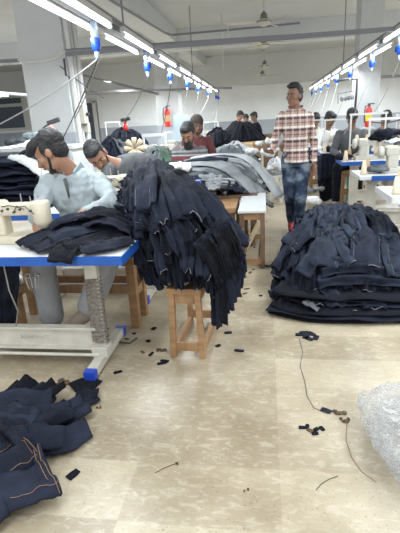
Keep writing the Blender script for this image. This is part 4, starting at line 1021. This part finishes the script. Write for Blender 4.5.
# ================================================================== RIGHT-HAND ROW OF TABLES
def frame_stand(x0, x1, y, z0, z1, label, r=.011):
    t = thing('cone_rack', ((x0+x1)/2, y, z0), label, 'thread rack'); w = (x1-x0)/2; h = z1-z0
    MB().cyl((-w, 0, 0), (-w, 0, h), r, n=8).build('post', 'white', t); MB().cyl((w, 0, 0), (w, 0, h), r, n=8).build('post', 'white', t)
    MB().bar((-w-.02, 0, h), (w+.02, 0, h), 2.2*r).build('top_bar', 'white', t)
    MB().bar((-w, 0, h*.3), (w, 0, h*.3), 1.6*r).build('cone_shelf', 'white', t)
    for i in range(3):
        MB().lathe([(.035, 0), (.033, .02), (.016, .12)], (-w*.6+i*w*.6, 0, h*.3+.012), n=10).build('thread_cone', ['beigethread', 'cardboard', 'white'][i], t, smooth=True)
    return t
def station(x0, x1, y0, lab, where, blue=True, bf=None, D=.53, mach=.42, fr=None, legs=(.24, .24), mm='creamb', motor=True):
    sewing_table(x0, x1, y0, y0+D, lab, blue=blue, blue_from=bf, stand=False, legs=legs, motor=motor, bz=.12, cw=.11)
    station.n = getattr(station, 'n', 0)+1
    for j in range(5 if y0 < 9 else 2):
        cm = ['beigethread', 'cardboard', 'castwhite', 'orangecone', 'beigethread'][j]; cx_ = x0+.06+[0, .09, .75, .68, .87][j]; cy_ = y0+[.14, .40, .12, .38, .30][j]
        o = MB().lathe([(.034, 0), (.032, .02), (.016, .13)], (cx_, cy_, .7605), n=10).build('thread_cone', cm, smooth=True)
        tag(o, ['cream', 'brown', 'pale', 'orange', 'tan'][j]+' thread cone standing on the '+where, 'thread cone')
    machine((x0+mach, y0+.27, .762), 'pale sewing machine on the %s' % where, mm)
    if fr: frame_stand(x0+fr[0], x0+fr[1], y0+D-.06, .761, fr[2], 'white thread frame on the %s' % where)
station(.93, 2.1, 3.48, 'white-edged sewing table nearest on the right, beside the floor pile', 'nearest white-edged right table', blue=False, mach=.62, fr=(.24, .9, 1.24), legs=(.30, .3))
station(.92, 2.1, 4.64, 'sewing table on the right with half white, half blue front edge', 'half white, half blue edged table', bf=1.03, mach=.48, fr=(.16, .62, 1.28), legs=(.17, .3))
station(.965, 2.2, 6.00, 'blue-edged sewing table third from the front on the right', 'third table on the right', mach=.42, fr=(.16, .60, 1.32), legs=(.20, .3))
station(.86, 2.1, 7.35, 'blue-edged sewing table fourth from the front on the right', 'fourth table on the right', mach=.4, fr=(.10, .5, 1.24))
station(.80, 2.1, 8.75, 'blue-edged sewing table fifth from the front on the right', 'fifth table on the right', mach=.4, fr=(.10, .5, 1.22))
station(.75, 2.1, 10.3, 'sewing table second from the back on the right', 'sixth table on the right', mach=.4, fr=(.10, .5, 1.22))
station(.70, 2.1, 12.0, 'sewing table farthest back on the right', 'seventh table on the right', mach=.4, fr=(.10, .5, 1.22))
station(2.45, 3.7, 7.0, 'sewing table in the outer right row beyond the right pillar', 'outer right row front table', mach=.4, fr=(.10, .5, 1.22))
station(2.6, 3.7, 9.8, 'sewing table in the outer right row at the back', 'outer right row back table', mach=.4, fr=(.10, .5, 1.22))
# dark trousers hung in a long roll
for i in range(5):
    x = 322+i*2.8
    garment('hanging_trousers', pathfn([P(x+2, 154, 7.28), P(x-.5, 162, 7.24), P(x-1, 182, 7.22), P(x+1.5, 201-i, 7.24)], .05, side=(1, .2*(-1)**i, 0)), 'denim', 'dark trousers hanging off the fourth right table behind the standing man', group='trousers hanging off the fourth right table', seed=500+i, wave=.02, thick=.05, n=20)
# floor litter of cloth behind the standing man and lower machines
def lump(px, py, Y, s_, m, lab, zmin=0, n=6, cat='cloth', flat=.5):
    c0 = P(px, py, Y); m_ = MB()
    for q in range(n): m_.ell(c0+V((rnd.uniform(-s_, s_), rnd.uniform(-s_, s_)*.6, rnd.uniform(-.3, .3)*s_*flat)), (rnd.uniform(.4, .8)*s_, rnd.uniform(.4, .7)*s_, rnd.uniform(.3, .6)*s_*flat*1.4))
    for p in m_.v: p.z = max(p.z, zmin)
    return tag(remesh(m_.build('cloth_bundle', m), .015, .05, .06, 1), lab, cat)
lump(309, 200, 6.6, .12, 'whitecloth', 'pale cloth bundle on the floor behind the plaid-shirted man')
lump(313, 190, 7.0, .12, 'grey', 'grey cloth bundle below the hanging dark trousers')
lump(275, 145, 8.2, .16, 'wooddark', 'brown cloth bundle far behind the standing man\'s arm', flat=.8)
# stacks on the right tables
lump(392, 133, 5.05, .12, 'denim', 'dark garments piled under the nearer white thread frame at right', zmin=.8)
lump(380, 137, 5.05, .09, 'black', 'small black garment pile left of the larger one at right', zmin=.8)
for (px, py, Y, s_, m, lab) in ((346, 158, 6.3, .10, 'denim', 'dark garment lying on the third table at right'), (384, 170, 4.85, .10, 'grey2', 'grey cloth on the half white, half blue edged table'), (330, 150, 7.6, .12, 'denim2', 'dark garment on the fourth table at right'), (356, 150, 7.7, .12, 'whitecloth', 'pale cloth on the fourth table at right'), (320, 147, 9.0, .12, 'grey', 'grey cloth on the fifth table at right'), (340, 141, 9.1, .12, 'black', 'black cloth on the fifth table at right')):
    q = P(px, py, Y); q.z = .80; m_ = MB()
    for j in range(6): m_.ell(q+V((rnd.uniform(-s_, s_), rnd.uniform(-s_, s_)*.6, 0)), (rnd.uniform(.4, .8)*s_, rnd.uniform(.4, .7)*s_, rnd.uniform(.25, .5)*s_))
    for p in m_.v: p.z = max(p.z, .762)
    tag(remesh(m_.build('folded_garment', m), .012, .03, .05, 1), lab, 'cloth')
t = thing('striped_cloth', P(397, 146, 4.3), 'pale blue and white cloth at the right edge by the thread frames', 'cloth')
m_ = MB(); cloth_strip(m_, pathfn([V((-.08, 0, .03)), V((0, .01, .05)), V((.10, 0, .01))], .05), n=12, thick=.02, zmin=-1); m_.build('cloth', 'bluewhite', t, smooth=True)
# red cylinder on the post
def extinguisher(loc, label, s=1., yb=.03):
    t = thing('fire_extinguisher', loc, label, 'fire extinguisher')
    MB().lathe([(.02, 0), (.075*s, .005), (.08*s, .03), (.08*s, .38*s), (.06*s, .44*s), (.025*s, .47*s)], n=18).build('cylinder', 'redpaint', t, smooth=True)
    MB().cyl((0, 0, .47*s), (0, 0, .52*s), .02).box((.03, 0, .53*s), (.12, .02, .02)).build('valve_lever', 'darksteel', t)
    MB().tube([(.02, -.02, .5*s), (-.09*s, -.02, .48*s), (-.11*s, -.02, .3*s), (-.09*s, -.02, .1*s)], .012).build('hose', 'cableb', t)
    MB().lathe([(.0815*s, .14*s), (.0815*s, .30*s)], n=18).build('label_band', 'yellow' if yb > .05 else 'cardboard', t)
    return t
extinguisher((P(167, 110, 12.47).x, 12.45, P(167, 127, 12.47).z), 'red extinguisher hanging on the middle pillar', 1.0)
extinguisher((P(369, 110, 8.9).x, 8.9, P(369, 127, 8.9).z), 'red extinguisher with yellow label in front of the right pillar', .75, yb=.1)
for (lab, x, y) in (('bracket holding the extinguisher on the middle pillar', P(167, 110, 12.55).x, 12.56),):
    tag(MB().box((x, y, P(167, 118, 12.55).z), (.10, .07, .06)).build('wall_bracket', 'darksteel'), lab, 'bracket')
zz = P(369, 127, 8.9).z; xx = P(369, 110, 8.9).x
t = thing('extinguisher_shelf', (xx, 8.95, 0), 'shelf post carrying the extinguisher before the right pillar', 'stand')
MB().box((0, 0, zz-.015), (.22, .22, .03)).build('shelf', 'white', t); MB().box((0, .05, (zz-.03)/2), (.05, .05, zz-.03)).build('post', 'white', t)
# pipe rack with hanging hooks on the wall side of the right pillar
t = thing('pipe_rack', P(350, 100, 9.0), 'dark pipe frame with hooks to the left of the right pillar', 'rack'); b0 = t.location.copy()
MB().tube([P(337, 81, 9)-b0, P(347, 79, 9)-b0, P(357, 79, 9)-b0, P(356.5, 90, 9)-b0, P(355, 110, 9)-b0], .022).build('frame', 'darksteel', t)
MB().bar(P(338, 94, 9)-b0, P(354, 91, 9)-b0, .02).bar(P(338, 94, 9)-b0, P(338, 104, 9)-b0, .015).build('hook_rail', 'pipe', t)
for i in range(4): MB().ell(P(342+i*3.4, 99-i*.6, 9)-b0, (.035, .02, .045)).build('hook', 'pipe', t, smooth=True)

# ================================================================== LEFT-HAND BACK AREA
sewing_table(-3.1, -1.74, 3.42, 4.0, 'table at left loaded with dark denim stack behind the seated man', stand=False, motor=False)
for i in range(11):
    z = .785+.036*i; xr = -1.84+rnd.uniform(-.03, .02)
    xr += rnd.uniform(-.06, .03); pts = [V((-2.95, 3.68, z)), V((-2.4, 3.64+rnd.uniform(-.03, .03), z+.02*math.sin(i*1.7))), V((-2.05, 3.63+rnd.uniform(-.05, .05), z+rnd.uniform(-.012, .012))), V((xr, 3.66, z-.02))]
    garment('trousers', pathfn(pts, .22), rnd.choice(['denim', 'denim2', 'denim']), 'dark trousers folded in the tall stack at the left edge', group='stack of trousers at the left edge', seed=520+i, thick=.036, wave=.022, waves=2, n=24)
garment('grey_garment', pathfn([P(14, 158, 3.48), P(24, 160, 3.46), P(36, 167, 3.44), P(46, 176, 3.42)], .075, arch=.02), 'grey3', 'light grey garment draped across the dark stack at the left edge', 'garment', seed=540, thick=.02)
garment('white_sheet', pathfn([P(-20, 152, 3.7), P(5, 148, 3.75), P(22, 145, 3.8), P(40, 139, 3.9)], .16), 'whitecloth', 'white sheet lying on top of the left edge stack', 'cloth', seed=541, thick=.015)
garment('dark_cloth', pathfn([P(22, 153, 3.55), P(36, 150, 3.55), P(46, 156, 3.5), P(48, 172, 3.45)], .06), 'black', 'black cloth hanging off the top right of the left edge stack', 'cloth', seed=542)
lump(16, 141, 4.4, .10, 'grey2', 'small dark cloth bundle on the white sheet at left', zmin=1.2)
lump(31, 136, 4.6, .10, 'bluewhite', 'pale blue cloth bundle beside the pillar at left', zmin=1.2)
t = thing('storage_shelf', (-2.45, 4.55, 0), 'low white shelf unit behind the left edge stack', 'shelf')
MB().box((0, 0, 1.18), (1.2, .5, .03)).build('top', 'laminate', t)
for sx in (-1, 1): MB().box((sx*.57, 0, .585), (.03, .48, 1.16)).build('side_panel', 'laminate', t)
# domes of dark garments in the back
class Dome:
    def __init__(s, c, rx, ry, h, seed=0): s.c = V(c); s.rx, s.ry, s.h, s.sd = rx, ry, h, seed
    def p(s, u, v):
        a = u*2*PI; r = max(0, v)
        q = 1+.15*noise.noise(V((math.cos(a)*1.5, math.sin(a)*1.5, s.sd)))
        return s.c+V((s.rx*r*math.cos(a)*q, s.ry*r*math.sin(a)*q, s.h*max(0, 1-min(r, 1.1)**2.2)*(1+.2*noise.noise(V((math.cos(a)*r*2, math.sin(a)*r*2, s.sd+5))))))
    def pn(s, u, v):
        p = s.p(u, v); e = .02; n = (s.p(u+e, v)-s.p(u-e, v)).cross(s.p(u, v+e)-s.p(u, v-e))
        n = n.normalized() if n.length > 1e-9 else V((0, 0, 1)); return p, (n if n.z >= 0 else -n)
def dome_heap(c, rx, ry, h, n, mats, label, grp, seed, core_m='black', cname='garment_heap'):
    D = Dome(c, rx, ry, h, seed); m_ = MB(); nn = 24; vs = []; fs = []
    for j in range(9):
        for i in range(nn):
            p = D.p(i/nn, .02+j/8); p.z = max(p.z-.02, c[2]); vs.append(p)
    for j in range(8):
        for i in range(nn): fs.append((j*nn+i, j*nn+(i+1) % nn, (j+1)*nn+(i+1) % nn, (j+1)*nn+i))
    fs += [tuple(range(nn)), tuple(range(8*nn, 9*nn))]
    tag(m_.add(vs, fs).build(cname, core_m, smooth=True), 'inner mass of the '+label, 'heap', None, 'stuff')
    for i in range(n):
        a = i/n+rnd.uniform(-.03, .03); v0 = rnd.uniform(.02, .35); v1 = rnd.uniform(.75, 1.03)
        def fn(t, s, a=a, v0=v0, v1=v1, w=rnd.uniform(.07, .12)):
            c_ = V((math.cos(a*2*PI), math.sin(a*2*PI))); pr = V((-c_.y, c_.x)); r = v0+(v1-v0)*t; q = c_*r+pr*s*w*2
            rr = q.length; an = math.atan2(q.y, q.x)/(2*PI)
            p, n_ = D.pn(an, max(rr, .03)); return p+n_*(.01+.012*(i % 3)), n_
        garment('garment', fn, rnd.choice(mats), 'piece of the '+label.replace('garment ', ''), 'garment', grp, seed=seed*40+i, thick=.022, wave=.02, waves=3, n=14, zmin=c[2])
q = P(128, 150, 9.0)
def low_table(cx, cy, lx, ly, h, lab, m='laminate', lm='castwhite'):
    t = thing('work_table', (cx, cy, 0), lab, 'table'); MB().box((0, 0, h-.015), (lx, ly, .03)).build('top', m, t)
    for sx in (-1, 1):
        for sy in (-1, 1): MB().box((sx*(lx/2-.06), sy*(ly/2-.06), (h-.03)/2), (.05, .05, h-.03)).build('leg', lm, t)
def heap_px(px0, px1, pyt, Y, z0, ry, n, mats, lab, grp, seed, core_m='black', tl=None, tm='laminate'):
    a, b = P(px0, 150, Y), P(px1, 150, Y); zt = P((px0+px1)/2, pyt, Y).z; cx = (a.x+b.x)/2
    dome_heap((cx, Y, z0), (b.x-a.x)/2, ry, zt-z0, n, mats, lab, grp, seed, core_m)
    if tl: low_table(cx, Y, (b.x-a.x)*.95, ry*2, z0-.002, tl, tm)
heap_px(104, 151, 130, 9.0, .80, .45, 14, ['black', 'denim', 'denim2'], 'dark garment heap at left below the back wall', 'garments in the left back heap', 3, tl='white table under the left back heap')
heap_px(92, 140, 141, 6.9, .78, .40, 12, ['denim2', 'denim', 'grey2'], 'blue and black garment heap just behind the bent worker', 'garments in the left middle heap', 4, tl='table under the left middle heap')
heap_px(218, 266, 124, 11.6, .78, .55, 16, ['black', 'denim', 'black'], 'tall black garment heap at the centre back', 'garments in the centre back heap', 5, tl='table under the centre back heap', tm='cardboard')
heap_px(205, 232, 130, 9.5, .80, .4, 10, ['black', 'denim'], 'black garment heap left of the centre back heap', 'garments left of the centre back heap', 6, tl='table right of the maroon-shirted worker')
heap_px(142, 176, 150, 6.3, .78, .4, 12, ['greendark', 'greendark', 'grey2'], 'dark green garment heap left of the bearded worker', 'garments in the green heap', 7, core_m='greendark', tl='table under the green heap')
heap_px(205, 262, 146, 7.6, .66, .5, 14, ['grey2', 'grey', 'grey3'], 'grey garment heap behind the long middle heap', 'garments in the far grey heap', 8, core_m='grey2', tl='table under the far grey heap')
heap_px(266, 285, 160, 7.6, .45, .3, 8, ['grey', 'grey3', 'whitecloth'], 'pale garment heap in the aisle behind the standing man', 'garments in the aisle heap', 9, core_m='grey', tl='low table in the aisle behind the standing man')
tag(MB().box(P(243, 146, 10.4), (.42, .3, .10)).build('cardboard_box', 'cardboard', bevel=.004), 'flat tan cardboard box before the centre back heap', 'box')
tag(MB().box((P(243, 146, 10.4).x, 10.4, (P(243, 146, 10.4).z-.05)/2), (.5, .36, P(243, 146, 10.4).z-.05)).build('packing_case', 'wooddark', bevel=.004), 'dark case carrying the flat cardboard box', 'case')
q = P(269, 140, 12.5)
tag(MB().box((q.x, 12.5, q.z/2+.1), (.45, .4, q.z+.12)).build('cabinet', 'wooddark', bevel=.01), 'dark brown cabinet far back beside the standing man', 'cabinet')
q = P(258, 141, 12.6); tag(MB().box((q.x-.05, 12.6, q.z/2+.08), (.30, .3, q.z+.08)).build('cabinet', 'cardboard', bevel=.01), 'lighter brown cabinet left of the dark one, far back', 'cabinet')
# thread stand with red cone far left, white frames, cream cones
t = thing('thread_stand', (P(125, 140, 7.2).x, 7.2, .78), 'far thread stand with red cone against the grey wall band', 'thread stand'); b0 = t.location.copy()
MB().tube([V((0, 0, 0)), P(126, 128, 7.2)-b0, P(126, 119, 7.2)-b0], .010).bar(P(121, 120.5, 7.2)-b0, P(130, 118.5, 7.2)-b0, .05).build('pole', 'darksteel', t)
MB().lathe([(.045, -.05), (.04, 0), (.02, .08)], P(125.5, 127, 7.2)-b0).build('thread_cone', 'redpaint', t, smooth=True)
low_table(P(125, 140, 7.2).x+.0, 7.25, .3, .3, .78, 'small white table under the far thread stand')
for i, (px0, px1, Y, pt, lab) in enumerate(((144, 166, 7.2, 135, 'white thread frame beyond the green heap'), (166, 182, 8.4, 132, 'white thread frame left of the bearded worker'), (108, 122, 11, 122, 'white thread frame above the left back heap'), (204, 219, 12.9, 122, 'white thread frame behind the maroon-shirted worker'))):
    a, b = P(px0, 145, Y), P(px1, 145, Y); zt = P((px0+px1)/2, pt, Y).z
    frame_stand(a.x, b.x, Y, .761, zt, lab, .02 if i == 0 else .014)
    sewing_table(a.x-.15, b.x+.5, Y-.25, Y+.3, 'sewing table under the '+lab, stand=False)
    machine(((a.x+b.x)/2+.1, Y-.05, .762), 'pale sewing machine below the '+lab, 'creamb')
t = thing('thread_cone_rack', (P(135, 146, 5.6).x, 5.6, .60), 'cluster of cream thread cones behind the bent worker', 'thread rack')
MB().cyl((0, 0, -.60), (0, 0, .58), .012).lathe([(.14, -.60), (.14, -.58)]).build('stand', 'steel', t)
for i in range(8):
    a = i*PI/4; d = V((math.cos(a), 0, math.sin(a))); MB().lathe([(.012, .02), (.034, .10), (.03, .13)], (0, -.02, .47), d, 10).build('thread_cone', 'beigethread', t, smooth=True)
tag(MB().box(P(181, 128, 8.0), (.28, .03, .42), Matrix.Rotation(.15, 3, 'Y')).bar(P(181, 128, 8.0)-V((.1, 0, .2)), V((P(181, 128, 8.0).x-.1, 8.0, 0)), .02).bar(P(181, 128, 8.0)-V((-.1, 0, .2)), V((P(181, 128, 8.0).x+.1, 8.0, 0)), .02).build('folding_chair', 'bluewhite'), 'pale blue chair back behind the bearded worker', 'chair')
tag(MB().box(P(351, 116, 7.35), (.06, .05, .16)).bar(P(351, 116, 7.35)-V((0, 0, .08)), V((P(351, 116, 7.35).x, 7.35, 0)), .02).build('teal_post', 'teal'), 'teal plastic piece left of the bowed worker at right', 'plastic part')

# ================================================================== CABLES
T = [lambda: 0]
cable(sockL[0], P(-8, 128, 3.6), .03, .006, 'cablew', 'long pale cable from the nearest left socket down to the left edge')
cable(sockL[0], P(62, 140, 4.6), .02, .006, 'cableb', 'dark cable from the nearest left socket falling beside the pillar')
cable(sockL[0]+V((.02, 0, 0)), P(75, 118, 5.2), .02, .006, 'cablew', 'thin pale cable from the nearest left socket to the pillar pipes')
for i, (px, py, Y) in enumerate(((124, 120, 7.2), (160, 138, 7.4), (176, 135, 8.4), (186, 140, 9), (196, 118, 10.0), (206, 132, 11), (214, 128, 11.5))):
    cable(sockL[1+i], P(px, py, Y), .05, .005, ['cablew', 'cableb'][i % 2], ['cable falling from the second left socket to the far thread stand', 'cable from the third left socket to the white frame', 'dark cable from the fourth left socket', 'pale cable from the fifth left socket', 'cable from the sixth left socket above the hooded worker', 'cable from the seventh left socket', 'cable from the eighth left socket'][i])
for i, (px, py, Y) in enumerate(((374, 112, 5.6), (344, 134, 6.4), (330, 130, 7.4), (322, 128, 8.4), (314, 132, 9.2), (305, 122, 10.3), (302, 124, 11.5), (300, 124, 12))):
    cable(sockR[i], P(px, py, Y), .06, .004, ['cablew', 'cablew', 'cableb'][i % 3], ['pale cable curving from the nearest right socket past the pillar', 'pale cable slanting from the second right socket to a machine', 'dark cable slanting from the third right socket', 'pale cable slanting from the fourth right socket', 'pale cable slanting from the fifth right socket', 'dark cable slanting from the sixth right socket', 'pale cable from the seventh right socket', 'cable from the eighth right socket'][i])
cable(P(405, 118, 6), P(372, 122, 7), .03, .009, 'cableb', 'dark cable sloping in front of the dado at the right edge')
cable(P(60, 66, 5.45), P(104, 98, 6), .02, .006, 'cableb', 'thin dark cable from the pillar top to the middle distance')

# ================================================================== FLOOR SCRAPS AND THREADS
def scrap(px, py, w, l, rz, m, lab, grp=None):
    c0 = atz(px, py, 0); c, s = math.cos(rz), math.sin(rz)
    pts = [(-l/2, -w/2), (l*.1, -w*.56), (l/2, -w*.42), (l*.52, w*.4), (0, w/2), (-l*.48, w*.45)]
    pts = [(c0.x+x*c-y*s, c0.y+x*s+y*c) for x, y in pts]
    return tag(MB().prism(pts, .001, .006).build('fabric_scrap', m), lab, 'scrap', grp)
scrap(73, 475, .035, .055, 1.1, 'black', 'small dark rectangular scrap in front of the lower left pile')
scrap(239, 351, .025, .06, -.2, 'denim', 'small dark scrap right of the stool foot')
scrap(326, 411, .03, .05, -.5, 'denim2', 'blue scrap beside the brown lint clump')
scrap(228, 333, .03, .05, .2, 'denim', 'dark scrap under the hanging fringe')
scrap(218, 346, .025, .035, .8, 'black', 'tiny black scrap touching the stool foot')
for i, (px, py) in enumerate(((300, 335), (306, 337), (311, 334), (304, 333), (316, 338), (309, 339))): scrap(px, py, .035, .06, i*1.1, rnd.choice(['denim2', 'denim', 'black']), 'dark blue scrap in the group in front of the floor pile', 'scraps in front of the floor pile')
for i, (px, py) in enumerate(((302, 428), (307, 427), (310, 431), (316, 430), (322, 429), (315, 434))): scrap(px, py, .018, .03, i*1.3, rnd.choice(['lint', 'black', 'lint']), 'brown and black scrap in the little row left of the plastic bag', 'scraps left of the plastic bag')
for i in range(34):
    px, py = rnd.choice([(rnd.uniform(140, 300), rnd.uniform(262, 330)), (rnd.uniform(250, 300), rnd.uniform(215, 262)), (rnd.uniform(100, 170), rnd.uniform(320, 380)), (rnd.uniform(235, 262), rnd.uniform(246, 300))])
    d = atz(px, py, 0).y
    scrap(px, py, rnd.uniform(.01, .03), rnd.uniform(.02, .06), rnd.uniform(0, 3), rnd.choice(['black', 'lint', 'denim', 'lint']), 'small dark fabric scrap scattered on the aisle floor', 'scattered floor scraps')
def lint(px, py, s_, lab, n=9):
    c0 = atz(px, py, 0); m_ = MB()
    for i in range(n):
        m_.ell(c0+V((rnd.uniform(-s_, s_), rnd.uniform(-s_, s_)*.7, .006)), (rnd.uniform(.2, .5)*s_, rnd.uniform(.2, .4)*s_, .006), n=8, m=5)
    return tag(m_.build('lint_clump', 'lint', smooth=True), lab, 'lint')
lint(339, 414, .03, 'brown lint clump left of the plastic bag'); lint(345, 421, .02, 'small brown lint clump just below the larger one')
lint(63, 383, .04, 'brown lint behind the black trouser legs'); lint(100, 408, .015, 'tiny lint speck right of the lower left pile', 4)
lint(175, 465, .012, 'tiny dark lint speck on the foreground tiles', 3); lint(247, 491, .012, 'tiny lint speck near the bottom of the photo', 3); lint(162, 350, .03, 'lint beside the stool')
def thread(pts, m, lab, r=.0016): tag(MB().tube([atz(x, y, .002) for x, y in pts], r, 4).build('thread', m), lab, 'thread')
thread([(299, 338), (303, 352), (300, 366), (305, 382), (307, 396), (314, 408), (322, 411)], 'cableb', 'long dark thread winding down to the blue scrap')
thread([(316, 490), (321, 484), (329, 479), (338, 476)], 'cableb', 'short black thread on the right foreground tiles')
thread([(347, 422), (346, 440), (352, 458), (362, 472), (376, 482)], 'orange', 'tan thread curving round the plastic bag')
thread([(155, 473), (164, 468), (174, 464)], 'lint', 'short brown thread on the foreground tiles')
thread([(270, 262), (300, 264), (330, 258)], 'cableb', 'dark thread lying behind the floor pile')
tag(MB().tube([atz(232, 264, .01), atz(250, 263, .01), atz(268, 266, .01), atz(284, 263, .01)], .009).build('floor_cable', 'cableb'), 'dark cable crossing the aisle floor by the white topped bench', 'cable')
tag(MB().tube([atz(104, 343, .01), atz(116, 342, .01), atz(130, 343, .01), atz(137, 338, .01)], .006).build('floor_cable', 'cableb'), 'short dark cable behind the near table foot', 'cable')

# ================================================================== PLASTIC BAG
c0 = atz(432, 474, 0); m_ = MB()
for sh_i, (ks, oz) in enumerate(((1.0, 0), (.78, 5))):          # folds of film lying inside one another
    bm = bmesh.new(); bmesh.ops.create_icosphere(bm, subdivisions=5, radius=1); vs = []
    for v in bm.verts:
        d = v.co.normalized(); d2 = d+V((noise.noise(d*3+V((oz, 0, 0))), noise.noise(d*3+V((0, oz, 7))), 0))*.25
        rd = lambda f, o_: (1-abs(noise.noise(d2*f+V((o_+oz, 1, 2))))*2)
        r = ks*(.74+.26*noise.noise(d*1.7+V((3+oz, 1, 0)))+.20*rd(2.0, 0)+.09*rd(4.5, 4)+.02*rd(11, 9))
        p = V((d.x*.26*r, d.y*.35*r, .10*ks+d.z*.135*r)); p.z = max(p.z, .004+.003*sh_i+.003*noise.noise(d*8)); vs.append(p+V((c0.x, c0.y+.12, 0)))
    m_.add(vs, [tuple(v.index for v in f.verts) for f in bm.faces]); bm.free()
tag(m_.build('plastic_bag', 'plastic', smooth=True), 'crumpled clear plastic bag on the floor at the right edge', 'plastic bag')

# ================================================================== LIGHT, WORLD, VIEW
wd = bpy.data.worlds.new('world'); bpy.context.scene.world = wd; wd.use_nodes = True
wd.node_tree.nodes['Background'].inputs['Color'].default_value = (.92, .96, 1, 1); wd.node_tree.nodes['Background'].inputs['Strength'].default_value = .9
def area(name, loc, sx, sy, e, rot=(0, 0, 0), col=(.88, .95, 1)):
    l = bpy.data.lights.new(name, 'AREA'); l.shape = 'RECTANGLE'; l.size = sx; l.size_y = sy; l.energy = e; l.color = col
    o = bpy.data.objects.new(name, l); C.objects.link(o); o.location = loc; o.rotation_euler = rot; return o
# added area strips: along modelled rails, and fill rows that have no tubes
area('added_strip_light', (-1.41, 8.5, 2.07), .20, 12, 150); area('added_strip_light', (1.51, 10, 2.07), .20, 11, 80)  # added under the two modelled rails to carry most of their light
area('added_strip_light', (-6, 7.5, 2.3), .2, 14, 260); area('added_strip_light', (5.2, 7.5, 2.3), .2, 14, 260)  # left one over the outer rail, right one an unseen row
area('added_strip_light', (-3.7, 12, 2.3), .2, 10, 150); area('added_strip_light', (3.3, 13, 2.3), .2, 8, 120)  # rows added to brighten the far end, no rail modelled
area('added_strip_light', (1.36, 2.2, 2.12), .2, 4.2, 60); area('added_strip_light', (-1.2, .6, 2.12), .2, 3.0, 30)  # added fill near the camera, set along the rails' unseen continuation
sc = bpy.context.scene
sc.view_settings.view_transform = 'Standard'; sc.view_settings.look = 'None'; sc.view_settings.gamma = 1; sc.view_settings.use_curve_mapping = False
sc.view_settings.exposure = 0.88
sc.cycles.max_bounces = 6; sc.cycles.transparent_max_bounces = 16; sc.cycles.use_denoising = True
bpy.context.view_layer.update()
